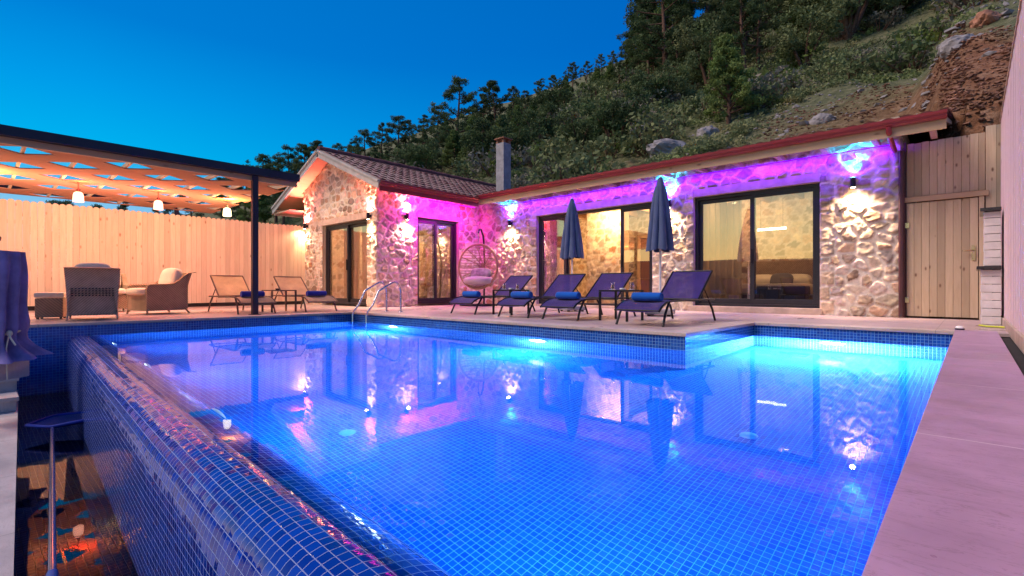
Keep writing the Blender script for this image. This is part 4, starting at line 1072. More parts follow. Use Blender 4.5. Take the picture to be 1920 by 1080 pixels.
for (x, y, lb) in ((-3.24, 6.22, 'rolled bright blue towel on the lounger nearest the pool corner'), (-4.70, 6.40, 'rolled bright blue towel on the lounger left of the nearer tea table'),
                   (-5.74, 6.46, 'rolled bright blue towel on the lounger right of the farther side table'), (-7.2, 6.62, 'rolled bright blue towel on the lounger beside the egg chair')):
    towel(x, y, .02, M['towel'], lb, TG)
towel(-10.38, 3.72, R(90), M['towel_navy'], 'rolled navy towel on the beige lounger behind the pergola post', 'rolled navy towels on the beige loungers')
towel(-10.45, 5.05, R(90), M['towel_navy'], 'rolled navy towel on the beige lounger before the gable door', 'rolled navy towels on the beige loungers')
def side_table(loc, rz, m, label, w=.5, h=.47, grp='small metal side tables between loungers'):
    t = thing('side_table', label, 'side table', loc, rz, grp)
    b = MB(); b.box((0, 0, h - .012), (w, w, .024), bev=.004); b.build('tabletop', m, t)
    for sx in (-1, 1):
        for sy in (-1, 1):
            b = MB(); b.bx(sx * w / 2 - sx * .032, sx * w / 2, sy * w / 2 - sy * .032, sy * w / 2, 0, h - .025, bev=.003); b.build('leg', m, t)
    return t
T2 = side_table((-3.98, 6.80, 0), 0, M['black'], 'dark side table with two tea glasses, nearer the pool corner')
T1 = dup(T2, (-6.42, 6.92, 0), 0, 'dark side table with two tea glasses, nearer the egg chair')
T3 = side_table((-10.75, 4.38, 0), 0, frame_b, 'brown side table between the two beige loungers', .52, .46)
def tea(x, y, z, label, copy=None):
    if copy is not None: return dup(copy, (x, y, z), 0, label)
    t = thing('tea_glass', label, 'tea glass', (x, y, z), 0, 'tulip glasses of red tea')
    b = MB(); b.lathe([(0, .004), (.026, .006), (.032, .03), (.028, .055), (.024, .075), (.030, .10), (.036, .118)], n=18); b.build('glass', M['clear'], t)
    b = MB(); b.lathe([(0, .008), (.024, .009), (.030, .03), (.026, .055), (.022, .075), (.026, .092), (0, .092)], n=18); b.build('tea', M['tea'], t)
    b = MB(); b.lathe([(0, 0), (.04, .002), (.052, .008), (.05, .010), (.038, .005), (0, .003)], n=18); b.build('saucer', M['white'], t)
    return t
g1 = tea(-4.07, 6.70, .47, 'left glass of red tea on the side table nearer the pool corner')
tea(-3.80, 6.80, .47, 'right glass of red tea on the side table nearer the pool corner', g1)
tea(-6.50, 6.82, .47, 'left glass of red tea on the side table nearer the egg chair', g1)
tea(-6.28, 6.95, .47, 'right glass of red tea on the side table nearer the egg chair', g1)
def ashtray(x, y, z, m, label):
    b = MB(); b.lathe([(0, .0), (.04, 0), (.048, .03), (.042, .03), (.036, .012), (0, .012)], n=18); o = b.build('ashtray', m); o.location = (x, y, z); tag(o, label, 'ashtray')
ashtray(-3.92, 6.74, .47, M['white'], 'small white ashtray between the tea glasses nearer the pool corner')
ashtray(-6.38, 6.88, .47, M['white'], 'small white ashtray between the tea glasses nearer the egg chair')
ashtray(-10.75, 4.35, .46, M['black'], 'small dark ashtray on the brown side table')

# ------------------------------------------------------------------ parasols
def parasol(loc, rz, label, k=1.0):
    t = thing('closed_parasol', label, 'parasol', loc, rz, 'closed blue parasols')
    b = MB(); b.tube([(0, 0, .12), (0, 0, 2.44 * k)], .019, 12); b.build('pole', M['white'], t)
    b = MB(); b.lathe([(0, 2.52 * k), (.018, 2.51 * k), (.024, 2.49 * k), (.014, 2.46 * k), (.02, 2.44 * k)], n=12); b.build('finial', M['white'], t)
    def cone(z0, r0, z1, r1, nf, amp, cap=True, m=10):
        b = MB(); n = nf * 12; P = []
        for i in range(m + 1):
            s = i / m; z = z1 + (z0 - z1) * s; r = r1 + (r0 - r1) * s ** .85; row = []
            for j in range(n):
                a = 2 * PI * j / n; ph = (nf * a / (2 * PI)) % 1
                fold = abs(math.sin(PI * ph)) ** .6
                rr = r * (1 - amp * s ** .6 * (1 - fold)) * (1 + .06 * math.sin(2 * a + 1 + 3 * s) + .03 * math.sin(5 * a + 2))
                zz = z - (.035 * s ** 6 * fold) + .012 * s * math.sin(3 * a)
                row.append((rr * math.cos(a), rr * math.sin(a), zz))
            P.append(row)
        b.grid(P, closev=True); return b
    cn = cone(1.20 * k, .27, 2.33 * k, .085, 8, .42).build('canopy', M['canopy'], t)
    cone(2.17 * k, .115, 2.49 * k, .03, 8, .22, m=6).build('vent_cap', M['canopy'], cn)
    b = MB()
    for j in range(8):
        a = 2 * PI * j / 8; b.tube([(.05 * math.cos(a), .05 * math.sin(a), 2.2 * k), (.19 * math.cos(a), .19 * math.sin(a), 1.2 * k)], .008, 5)
    b.build('ribs', M['white'], t)
    b = MB(); b.box((0, 0, .075), (.47, .47, .09), bev=.02)
    b.tube([(0, 0, .12), (0, 0, .34)], .032, 12)
    bs = b.build('base', M['concrete'], t)
    b = MB()
    for sx in (-1, 1):
        for sy in (-1, 1): b.cyl((sx * .17, sy * .17, 0), .03, .03, 12)
    b.build('foot', M['black'], bs)
    return t
U2 = parasol((-4.12, 8.40, 0), .3, 'larger closed blue parasol between the two nearer loungers, in front of a lamp')
dup(U2, (-6.30, 8.72, 0), 1.1, 'closed blue parasol in front of the middle glass door', (.97, .97, .97))

# ------------------------------------------------------------------ egg chair
eg = thing('egg_chair', 'rattan hanging egg chair with pale cushion on a curved stand by the inner corner', 'hanging chair', (-10.12, 9.55, 0), R(42.73) - .25)
b = MB()   # local -y looks at the pool
A_, C_, D_ = .56, .62, .46; zc = 1.10
def eggp(th, ph):  # th from rim (0) to the back pole (pi/2); ph round the rim
    return (A_ * math.cos(th) * math.cos(ph), D_ * math.sin(th) * 1.0 + .04 * math.sin(ph), zc + C_ * math.cos(th) * math.sin(ph))
rim = [eggp(0, 2 * PI * j / 40) for j in range(40)]
b.tube(rim, .032, 8, closed=True); b.tube([(p[0] * 1.02, p[1] + .05, zc + (p[2] - zc) * 1.02) for p in rim], .018, 8, closed=True)
sh = b.build('rim', M['rattan'], eg)
b = MB()
for j in range(14):
    ph = 2 * PI * j / 14; b.tube([eggp(t_ * PI / 2, ph) for t_ in (0, .15, .3, .45, .6, .75, .9, 1)], .013, 6)
for k in range(1, 17):
    z = -1 + 2 * k / 17.0; w = math.sqrt(1 - z * z)
    b.tube([(A_ * w * math.cos(a), D_ * w * math.sin(a), zc + C_ * z) for a in [PI * i / 14 for i in range(15)]], .009, 5)
for k in range(9):       # dense weave of the bowl
    z = -.98 + .05 * k; w = math.sqrt(1 - z * z)
    b.tube([(A_ * w * math.cos(a), D_ * w * math.sin(a), zc + C_ * z) for a in [PI * i / 14 for i in range(15)]], .012, 5)
b.build('woven_basket', M['rattan'], eg)
b = MB(); b.ell((0, .10, zc - .40), (.44, .33, .13), pw=.75); b.build('seat_cushion', M['lilac'], eg)
b = MB(); b.ell((.02, .22, zc - .20), (.30, .1, .17), Euler((R(-25), 0, .1)).to_matrix(), pw=.65); b.build('pillow', fabric('patterned_pillow', (.30, .26, .30), 14, .6), eg)
b = MB(); b.tube([(0, .56, .03), (0, .60, .6), (0, .62, 1.3), (0, .58, 1.75), (0, .47, 2.02), (0, .30, 2.16), (0, .14, 2.15), (0, .06, 2.05)], .026, 10)
b.build('stand_pole', M['black'], eg)
b = MB(); b.tube([(.52 * math.cos(2 * PI * j / 32), .08 + .52 * math.sin(2 * PI * j / 32), .025) for j in range(32)], .022, 8, closed=True); b.tube([(0, .60, .025), (0, -.44, .025)], .02, 8); b.build('stand_base', M['black'], eg)
b = MB(); b.tube([(0, .06, 2.06), (0, .05, zc + C_ + .02)], .007, 6); b.build('chain', M['steel'], eg)

# ------------------------------------------------------------------ wicker lounge furniture
def armchair(loc, rz, m, label, cush=True, loose=False):
    """front looks along local -y"""
    t = thing('wicker_armchair', label, 'armchair', loc, rz, 'wicker armchairs under the pergola')
    b = MB()
    # seat box with flared skirt
    sec = [(.36, .335, .07), (.352, .33, .2), (.345, .325, .36)]
    b.grid([[(sx * hx, sy * hy, z) for sx, sy in ((-1, -1), (0, -1), (1, -1), (1, 0), (1, 1), (0, 1), (-1, 1), (-1, 0))] for hx, hy, z in sec], smooth=False, closev=True)
    b.face([(-.345, -.325, .36), (.345, -.325, .36), (.345, .325, .36), (-.345, .325, .36)])
    b.build('seat', m, t)
    # back: slightly reclined shell that rolls over at the top
    b = MB(); P = []
    for k in range(10):
        s = k / 9; z = .10 + .70 * s; y = .335 + .02 * s + .10 * s * s; hw = .355 + .045 * s
        P.append([(hw * u, y + .02 * (1 - u * u), z) for u in (-1, -.75, -.5, -.25, 0, .25, .5, .75, 1)])
    P.append([(p[0] * 1.01, p[1] + .05, p[2] + .02) for p in P[-1]]); P.append([(p[0], p[1] + .05, p[2] - .012) for p in P[-1]])
    Q = [[(p[0] * .97, p[1] - .05, p[2]) for p in row] for row in P[:10]]
    b.grid(P, smooth=False); b.grid(Q[::-1], smooth=False)
    for i in range(9):
        for j in (0, -1): b.face([P[i][j], P[i + 1][j], Q[i + 1][j], Q[i][j]])
    b.face([*[P[9][j] for j in range(9)], *[Q[9][j] for j in range(8, -1, -1)]])
    b.build('backrest', m, t)
    if loose:
        b = MB()
        for z in (.385, .42, .455, .49):
            for i in range(13):
                u = -.29 + .58 * i / 12; b.box((u, .366 + .10 * ((z - .1) / .7) ** 2 + .02 * (1 - (u / .36) ** 2) + .006, z), (.026, .008, .017))
        b.build('weave_openings', M['soot_gap'], t)  # dark blocks painted as shaded holes in the weave
    for s in (-1, 1):
        b = MB(); P = []
        top = [(-.335, .50), (-.325, .545), (-.28, .57), (0, .575), (.12, .59), (.22, .65), (.30, .735), (.40, .80)]
        for (y, z) in top: P.append([(s * .36, y, .09), (s * .365, y, .09 + (z - .09) * .5), (s * .372, y, z - .02), (s * .40, y, z), (s * .345, y, z + .008), (s * .315, y, z - .01), (s * .315, y, .36)])
        b.grid(P, smooth=False); b.face(P[0]); b.face(P[-1][::-1])
        b.build('armrest', m, t)
        for y, yy in ((-.31, -.33), (.34, .43)):
            b = MB(); b.tube([(s * .345, y, .12), (s * .365, yy, 0)], [.022, .016], 8); b.build('leg', m, t)
    if cush:
        b = MB(); b.ell((0, -.05, .43), (.325, .40, .075), pw=.5, n=24, m=12); b.build('seat_cushion', M['cushion'], t)
        b = MB(); b.ell((0, .255, .66), (.30, .10, .24), Euler((R(-14), 0, 0)).to_matrix(), pw=.55, n=24, m=12); b.build('back_cushion', M['cushion'], t)
    return t
ac = armchair((-10.45, 1.32, 0), R(-99), M['wicker_grey'], 'wicker armchair seen from behind with open weave rows in its back', True, True); ac.scale = (.84, .9, 1)
armchair((-11.72, 2.42, 0), R(14), M['wicker'], 'wicker armchair with cream cushions turned side-on')
armchair((-13.3, 1.86, 0), R(88), M['wicker'], 'wicker armchair mostly hidden behind the one seen from behind')
ot = thing('wicker_ottoman', 'small square wicker ottoman with cream lid left of the armchairs', 'ottoman', (-11.05, .86, 0), R(-14))
b = MB(); b.box((0, 0, .18), (.34, .34, .31), bev=.012); b.build('body', M['wicker'], ot)
b = MB(); b.box((0, 0, .385), (.365, .365, .085), bev=.03); b.build('cushion', M['cushion'], ot)
for sx in (-1, 1):
    for sy in (-1, 1): b = MB(); b.cyl((sx * .14, sy * .14, 0), .018, .03, 8); b.build('foot', M['black'], ot)

# ------------------------------------------------------------------ covered object at the left edge, skimmer net
cvx, cvy = at(-10, 5.0)
cv = thing('draped_cover', 'grey-violet fabric cover tied at the bottom with a cord, on the stone steps', 'cover', (cvx, cvy, -.42), YAW)
b = MB(); P = []; n = 72
for i in range(19):
    s = i / 18; z = 1.29 - 1.08 * s
    if s < .70: r = .205 + .01 * math.sin(9 * s)
    else: r = .205 - .04 * math.sin((s - .70) / .30 * PI) + .16 * max(0, (s - .80) / .20) ** 1.3
    row = []
    for j in range(n):
        a = 2 * PI * j / n; f = (.018 + .035 * s) * math.sin(9 * a + 1.2 * math.sin(2 * a) + 2 * s) + .02 * s * math.sin(17 * a + 5 * s)
        row.append(((r + f) * math.cos(a) * (1 + .06 * s), (r + f) * math.sin(a), z + .02 * math.sin(3 * a) * s - (.0 if i else 0)))
    P.append(row)
b.grid(P, closev=True); b.face(P[0][::-1]); sk = b.build('fabric', M['cover'], cv)
b = MB(); P2 = []
for i in range(7):
    s = i / 6; P2.append([((.21 + .16 * s + .03 * math.sin(8 * j)) * math.cos(2.5 + .12 * j), -(.21 + .16 * s) * abs(math.sin(2.5 + .12 * j)) - .02, .50 - .28 * s + .02 * math.sin(5 * j)) for j in range(8)])
b.grid(P2); b.build('hem_flap', M['cover2'], cv)
b = MB(); b.tube([(.19 * math.cos(2 * PI * j / 24), .2 * math.sin(2 * PI * j / 24), .47 + .03 * math.sin(2 * PI * j / 24)) for j in range(24)], .010, 6, closed=True)
b.tube([(.2, -.05, .47), (.26, -.1, .43), (.33, -.12, .36)], .008, 6); b.tube([(.2, -.05, .47), (.24, -.12, .33), (.26, -.13, .02)], .006, 6); b.ell((.21, -.06, .47), (.03, .02, .03)); b.build('tie_cord', M['cushion'], cv)
b = MB(); b.lathe([(.05, 1.29), (.03, 1.31), (.018, 1.35), (.018, 1.38), (.045, 1.40), (.05, 1.43), (.03, 1.46), (0, 1.465)], n=14); b.build('finial', M['black'], cv)
b = MB(); b.bx(-.22, .16, -.2, .2, .0, .21, bev=.01); b.build('pedestal', M['platform'], cv)

sx_, sy_ = at(98, 4.75); ex_, ey_ = at(98, 1.6)
sn = thing('skimmer_net', 'blue leaf skimmer net on a long metal pole lying in the gutter', 'skimmer net', (sx_, sy_, -.93))
b = MB(); b.tube([(sx_, sy_, -.84), (ex_, ey_, -.80)], .0165, 12); pole = bw(b, 'pole', M['steel'], sn)
b = MB(); mx_, my_ = at(98, 2.28); d_ = Vector((ex_ - sx_, ey_ - sy_, 0)).normalized(); c_ = Vector((mx_, my_, -.81)); b.tube([c_ - d_ * .0, c_ + d_ * .16], .022, 12); W(b.build('grip', simple('blue_plastic_grip', (.02, .06, .3), .4)), pole)
rt = Vector((.7345, .6786, 0)); fw = Vector((-.6786, .7345, 0)); c0 = Vector((sx_, sy_, -.83))
fr_ = [c0 + rt * -.02 + fw * 0, c0 - rt * .30 + fw * .06, c0 - rt * .31 + fw * .36 + Vector((0, 0, .02)), c0 + rt * .31 + fw * .52 + Vector((0, 0, .06)), c0 + rt * .33 + fw * .20 + Vector((0, 0, .05))]
b = MB(); b.tube(fr_, .017, 8, closed=True); bw(b, 'hoop', simple('blue_plastic_hoop', (.012, .03, .26), .6, spec=.2), sn)
b = MB(); ctr = sum(fr_, Vector()) / 5 - Vector((0, 0, .06))
P = []
for k in range(6):
    s = k / 5; P.append([fr_[j].lerp(ctr, s ** .7) - Vector((0, 0, .015 * math.sin(PI * s))) for j in range(5)])
b.grid(P, closev=True); bw(b, 'net_bag', fabric('blue_mesh_net', (.008, .02, .18), 200, .2), sn)
# ------------------------------------------------------------------ hillside
def sstep(a, b_, x):
    t = np.clip((x - a) / (b_ - a), 0, 1); return t * t * (3 - 2 * t)
def terrain(X, Y):
    X = np.asarray(X, float); Y = np.asarray(Y, float)
    y0 = 14.9 - 6.9 * (1 - sstep(-19, -16.5, X)) - 3.3 * sstep(-1.4, -.2, X)
    hc = 3.35 * sstep(-19, -16, X) - .3 * (1 - sstep(-19, -16, X))
    t = Y - y0
    rise = sstep(0, .7, t)
    up = .57 * np.clip(t, 0, 105) + .2 * np.clip(t - 105, 0, 60)
    nz = (fbm(X / 26, Y / 26, 3, 5) - .5) * 5 * sstep(6, 30, t) + (fbm(X / 5, Y / 5, 4, 6) - .5) * 1.5 * sstep(.3, 4, t) + (fbm(X / 1.3, Y / 1.3, 3, 9) - .5) * .45 * sstep(.2, 2, t)
    low = -2.6 - .10 * np.clip(-6 - Y, 0, 200)
    return low + rise * (hc + 2.6) + up + nz
ax = np.concatenate([np.linspace(-260, -52, 36)[:-1], np.linspace(-52, 25, 170)[:-1], np.linspace(25, 160, 24)])
ay = np.concatenate([np.linspace(-160, 5, 18)[:-1], np.linspace(5, 50, 150)[:-1], np.linspace(50, 280, 60)])
X, Y = np.meshgrid(ax, ay, indexing='ij'); Z = terrain(X, Y)
V = np.stack([X, Y, Z], -1).reshape(-1, 3); n2 = len(ay)
i, j = np.meshgrid(np.arange(len(ax) - 1), np.arange(n2 - 1), indexing='ij')
F = np.stack([i * n2 + j, (i + 1) * n2 + j, (i + 1) * n2 + j + 1, i * n2 + j + 1], -1).reshape(-1, 4)
tag(fast_mesh('hillside', V, F, M['hill'], smooth=True), kind='structure')
# far ridge across the valley, opposite the villa
b = MB(); P = []
for k in range(61):
    a = R(-175 + 150 * k / 60); r = 420; h = 10 + 20 * float(fbm(np.array(k * .13), np.array(2.0), 4, 3))
    P.append([(r * math.cos(a), r * math.sin(a), -60), (r * math.cos(a), r * math.sin(a), h), (1.25 * r * math.cos(a), 1.25 * r * math.sin(a), h + 6)])
b.grid(P); tag(b.build('distant_hills', M['far']), kind='structure')

# ------------------------------------------------------------------ vegetation
def quads(C, size, asp, r_, up=.0):
    """one leaf-sized face at each centre, random attitude"""
    n = len(C); d = r_.normal(size=(n, 3)); d[:, 2] += up; d /= np.linalg.norm(d, axis=1)[:, None]
    e = r_.normal(size=(n, 3)); e = np.cross(d, e); e /= np.linalg.norm(e, axis=1)[:, None]
    s = size * r_.uniform(.6, 1.35, (n, 1)); a = d * s; c = e * s * asp
    Vq = np.stack([C - a * .5 - c * .35, C - a * .1 + c * -.5, C + a * .5, C - a * .1 + c * .5], 1)
    return Vq.reshape(-1, 3), np.arange(n * 4).reshape(-1, 4)
def clumps(cs, rs, npc, r_, shell=.55, flat=.75):
    out = []; tn = []
    for c, rd in zip(cs, rs):
        n = max(6, int(npc * (rd / .6) ** 2)); d = r_.normal(size=(n, 3)); d /= np.linalg.norm(d, axis=1)[:, None]
        q_ = d * (rd * r_.uniform(shell, 1.0, (n, 1)) ** .8); q_[:, 2] *= flat
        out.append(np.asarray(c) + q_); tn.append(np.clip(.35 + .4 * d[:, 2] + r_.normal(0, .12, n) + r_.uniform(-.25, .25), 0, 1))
    return np.concatenate(out), np.concatenate(tn)
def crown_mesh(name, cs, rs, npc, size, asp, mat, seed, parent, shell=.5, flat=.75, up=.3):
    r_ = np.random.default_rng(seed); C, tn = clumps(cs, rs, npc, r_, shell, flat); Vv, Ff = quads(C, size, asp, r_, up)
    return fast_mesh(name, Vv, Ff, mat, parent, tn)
def make_pine(seed, H, kind, label, group):
    r_ = np.random.default_rng(seed)
    t = thing('pine_tree', label, 'pine tree', (0, 0, 0), 0, group)
    lean = r_.uniform(-.05, .05, 2); P = []; rad = []
    for k in range(9):
        s = k / 8; P.append((lean[0] * H * s + .12 * math.sin(3 * s + seed), lean[1] * H * s + .10 * math.sin(4 * s + 2 * seed), H * s * .97 - .25 * (k == 0))); rad.append(.024 * H * (1 - .88 * s) + .01)
    b = MB(); b.tube(P, rad, 8)
    cs = []; rs = []
    def tp(s):
        k = min(7, int(s * 8)); f = s * 8 - k; return Vector(P[k]).lerp(Vector(P[k + 1]), f)
    nb = 34 if kind == 'mature' else 46
    lo = .30 if kind == 'mature' else .10
    for k in range(nb):
        s = lo + (1 - lo) * (k + r_.uniform(0, .8)) / nb; s = min(s, .985)
        if kind == 'mature':
            w = H * .27 * math.sin(min(1, (1.04 - s) / (1 - lo) * 1.25) * PI * .5) * r_.uniform(.45, 1.15)
            tilt = r_.uniform(.0, .5)
            if r_.uniform() < .12: continue
        else:
            w = H * .30 * (1.03 - s) ** .85 * r_.uniform(.75, 1.1) + .1; tilt = r_.uniform(.15, .6)
        az = k * 2.4 + r_.uniform(-.5, .5); p0 = tp(s)
        d = Vector((math.cos(az), math.sin(az), tilt)) * w; p1 = p0 + d * .55 + Vector((0, 0, -.02 * w)); p2 = p0 + d
        b.tube([p0, p1, p2], [.012 * H * (1 - s) + .012, .008 * H * (1 - s) + .008, .006], 5)
        for q_, m_ in ((.55, .8), (.82, 1.0), (1.0, .85)):
            if w < .5 and q_ < .8: continue
            c = p0 + d * q_ + Vector(r_.normal(0, .10 * w, 3)); cs.append(tuple(c)); rs.append(H * (.036 if kind == 'mature' else .048) * m_ * r_.uniform(.6, 1.45) + .10)
    b.build('trunk', M['bark'], t)
    cs.append(tuple(tp(.98) + Vector((0, 0, .1)))); rs.append(.035 * H)
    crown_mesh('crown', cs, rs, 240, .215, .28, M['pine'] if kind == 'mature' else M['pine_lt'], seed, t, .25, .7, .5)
    return t
def make_bushy(seed, H, mat, label, group, cat='tree', name='broadleaf_tree'):
    r_ = np.random.default_rng(seed); t = thing(name, label, cat, (0, 0, 0), 0, group)
    b = MB(); cs = []; rs = []
    for k in range(6):
        az = k * 1.05 + r_.uniform(-.4, .4); L = H * r_.uniform(.55, .85); sp = r_.uniform(.15, .42)
        e = Vector((math.cos(az) * sp * H, math.sin(az) * sp * H, L)); mid = e * .5 + Vector((0, 0, .08 * H)); b.tube([(0, 0, -.2), mid, e], [.03 * H, .018 * H, .008], 6)
        for q_ in (.6, .8, 1.0):
            for _ in range(4):
                c = e * q_ + Vector(r_.normal(0, .11 * H, 3)); c.z = max(c.z, .12 * H); cs.append(tuple(c)); rs.append(H * r_.uniform(.07, .15))
    b.build('trunk', M['bark'], t)
    crown_mesh('crown', cs, rs, 90, .22, .55, mat, seed, t, .45, .8, .3); return t
def make_bush(seed, mat, label, group):
    r_ = np.random.default_rng(seed); t = thing('bush', label, 'bush', (0, 0, 0), 0, group)
    cs = []; rs = []; b = MB()
    for k in range(16):
        az = r_.uniform(0, 2 * PI); rr = r_.uniform(0, .8) ** .7; z = r_.uniform(.15, .85) * math.sqrt(max(.05, 1 - rr * rr * .9))
        c = (rr * math.cos(az), rr * math.sin(az), z); cs.append(c); rs.append(r_.uniform(.22, .42)); b.tube([(0, 0, -.2), c], [.035, .008], 5)
    b.build('stem', M['bark'], t)
    crown_mesh('leaves', cs, rs, 95, .15, .55, mat, seed, t, .4, .85, .3); return t
def place(root, x, y, s=1.0, first=False, sink=.12, rz=None, label=None):
    z = float(terrain(x, y)) - sink
    rz = random.uniform(0, 6.28) if rz is None else rz
    if first: o = root; o.location = (x, y, z); o.rotation_euler = (0, 0, rz); o.scale = (s, s, s)
    else: o = dup(root, (x, y, z), rz, None, (s, s, s))
    if label: o['label'] = label
    return o
GT = 'dark pines on the hillside'
lab_m = 'tall dark ragged pine among others in the wood on the slope behind the villa'
lab_y = 'young green bushy pine among others on the slope behind the villa'
pines = [make_pine(s, 8.0, 'mature', lab_m, GT) for s in (101, 102, 103, 104, 105)]
young = [make_pine(s, 5.0, 'young', lab_y, 'young pines on the hillside') for s in (201, 202, 203)]
used = set()
def put(px, F, ytop, kind='m', var=None, label=None, ybase=None):
    x, y = at(px, F); zg = float(terrain(x, y)); ztop = .5 + (540 - ytop) * F / FPX
    src, h0 = (pines, 8.0) if kind == 'm' else (young, 5.0)
    v = (len(used) * 7 + int(px)) % len(src) if var is None else var
    s = max(.35, (ztop - zg) / h0)
    key = (kind, v); f = key not in used; used.add(key)
    if not f or True:
        used.add((px, F))
    return place(src[v], x, y, s, f, label=label)
put(855, 43, 138, 'm', 0, 'pine with a long bare trunk standing apart against the sky, left of the chimney')
put(930, 45, 146, 'm', 1, 'dark spreading pine against the sky directly above the chimney')
M['pine_bright'] = foliage('bright_pine_needles', (.06, .10, .03), (.16, .23, .065), (.25, .33, .10))
M['pine_lt'], keep_ = M['pine_bright'], M['pine_lt']
pb_ = make_pine(211, 5.0, 'young', 'bright green pyramidal pine rising above the middle of the long roof', 'young pines on the hillside'); M['pine_lt'] = keep_
x, y = at(1362, 22.5); place(pb_, x, y, (.5 + 480 * 22.5 / FPX - float(terrain(x, y))) / 5.0, True)
put(1395, 34, -45, 'm', 2, 'pine with a straight reddish trunk rising out of the top of the photo')
put(1247, 40, -70, 'm', 3, 'large dark pine at the top edge, first of the close wood from the left')
SKY = [(462, 46, 305), (492, 50, 286), (520, 52, 288), (545, 54, 270), (572, 52, 268), (600, 56, 258), (632, 60, 266), (662, 52, 262), (688, 50, 240), (715, 58, 226), (742, 48, 212), (768, 60, 222), (792, 55, 212),
       (818, 50, 195), (884, 56, 196), (905, 48, 172), (960, 52, 160), (985, 60, 166), (1012, 70, 150), (1040, 80, 138), (1072, 84, 115), (1100, 88, 112), (1128, 92, 100), (1150, 90, 92),
       (1175, 60, 70), (1196, 50, 12), (1215, 46, -10), (1290, 44, -60), (1325, 40, -80), (1352, 46, -60), (1440, 42, -70), (1478, 38, -50), (1530, 46, -90), (1580, 44, -90), (1640, 40, -80), (1690, 42, -60), (1730, 40, -30), (1790, 48, -60), (1850, 46, -40), (1905, 44, -60)]
for px, F, yt in SKY: put(px, F, yt, 'm')
MID = [(480, 40, 330, 'y'), (530, 38, 318, 'm'), (585, 42, 300, 'm'), (640, 44, 296, 'y'), (700, 42, 280, 'm'), (760, 44, 268, 'm'), (810, 40, 255, 'm'), (890, 38, 215, 'y'), (975, 46, 200, 'm'), (1000, 52, 190, 'y'), (1030, 58, 185, 'y'), (1065, 62, 175, 'y'), (1100, 60, 160, 'y'), (1130, 58, 140, 'y'), (1160, 50, 130, 'm'),
       (1195, 46, 95, 'm'), (1225, 48, 80, 'm'), (1270, 38, 60, 'm'), (1300, 46, 60, 'm'), (1425, 40, 80, 'm'), (1470, 33, 105, 'y'), (1520, 36, 95, 'y'), (1620, 40, 10, 'm'), (1210, 60, 110, 'y'), (950, 40, 230, 'm'), (905, 36, 250, 'm'), (850, 40, 240, 'y'), (780, 36, 290, 'y')]
for px, F, yt, k in MID: put(px, F, yt, k)
# wood beyond the fence and under the pergola line
for px, F, yt in ((120, 60, 372), (175, 55, 380), (235, 60, 376), (300, 58, 366), (360, 60, 352), (415, 62, 330), (445, 64, 310)): put(px, F, yt, 'm')
rs2 = np.random.default_rng(31)
for _ in range(34):                       # the close wood at the top right
    px = rs2.uniform(1195, 1900); F_ = rs2.uniform(34, 60); x, y = at(px, F_)
    put(round(px, 1), F_, rs2.uniform(-110, 60) + (px > 1600) * -20, 'y' if rs2.uniform() < .45 else 'm')
for _ in range(26):
    px = rs2.uniform(700, 1200); F_ = rs2.uniform(40, 75); x, y = at(px, F_); g = 540 - (float(terrain(x, y)) - .5) * FPX / F_
    put(round(px, 1), F_, g - 2.6 * FPX / F_ * rs2.uniform(.7, 1.3), 'y')
TD = make_bushy(305, 4.2, M['pine'], 'dense dark round-crowned tree low on the slope above the long roof', 'round dark trees on the slope')
for i_, (px, F_, sc) in enumerate(((1152, 25, .74), (1085, 28, .62), (905, 35, .95), (1010, 37, .85), (962, 34, .8), (1215, 33, .75), (700, 37, .9), (630, 36, .8), (790, 37, .85), (1040, 45, 1.0))):
    x, y = at(px, F_); place(TD, x, y, sc, i_ == 0)
T1b = make_bushy(301, 6.0, M['scrub'], 'pale green spreading broadleaf tree among dark pines high on the slope', 'broadleaf trees on the slope')
x, y = at(1590, 33); place(T1b, x, y, 1.05, True)
for px, F_, sc in ((1535, 36, 1.2), (1640, 36, 1.1), (1690, 40, 1.2), (1560, 42, 1.3), (1250, 33, .55), (1330, 36, .8), (1300, 40, 1.0), (1750, 44, 1.2)):
    x, y = at(px, F_); place(T1b, x, y, sc, False, label='pale green spreading broadleaf tree among dark pines high on the slope')
T2b = make_bushy(302, 5.0, M['scrub'], 'round grey-green broadleaf tree between the bright pine and the bare bank', 'broadleaf trees on the slope')
x, y = at(1508, 31); place(T2b, x, y, .8, True)
GB = 'scrub bushes on the hillside'
bl = ['rounded mid-green scrub bush among others on the slope behind the roof', 'dry grey-brown scrub bush among others on the slope behind the roof', 'yellow-green scrub bush among others on the slope behind the roof']
M['scrub_lime'] = foliage('lime_scrub_leaves', (.03, .06, .012), (.09, .14, .03), (.20, .24, .06))
bushes = [make_bush(401, M['scrub'], bl[0], GB), make_bush(402, M['scrub'], bl[0], GB), make_bush(403, M['scrub_grey'], bl[1], GB), make_bush(404, M['scrub_lime'], bl[2], GB)]
bu = set(); rb_ = np.random.default_rng(77); cnt = 0
def putb(v, x, y, s):
    f = v not in bu; bu.add(v); place(bushes[v], x, y, s, f, .1 * s)
for (px, F, s, v) in ((1140, 24, 1.5, 1), (1085, 26, 1.2, 0), (1195, 23.5, 1.0, 3), (1020, 25, .9, 0), (1055, 23.5, .8, 2), (985, 26, 1.0, 1), (1230, 24.5, 1.2, 2), (1790, 25, 1.0, 3), (1865, 21, .9, 0), (1700, 24, 1.1, 2), (1630, 25, 1.0, 2), (1455, 22.5, .8, 3), (1560, 24.5, 1.2, 0), (1490, 24, 1.0, 0)):
    x, y = at(px, F); putb(v, x, y, s)
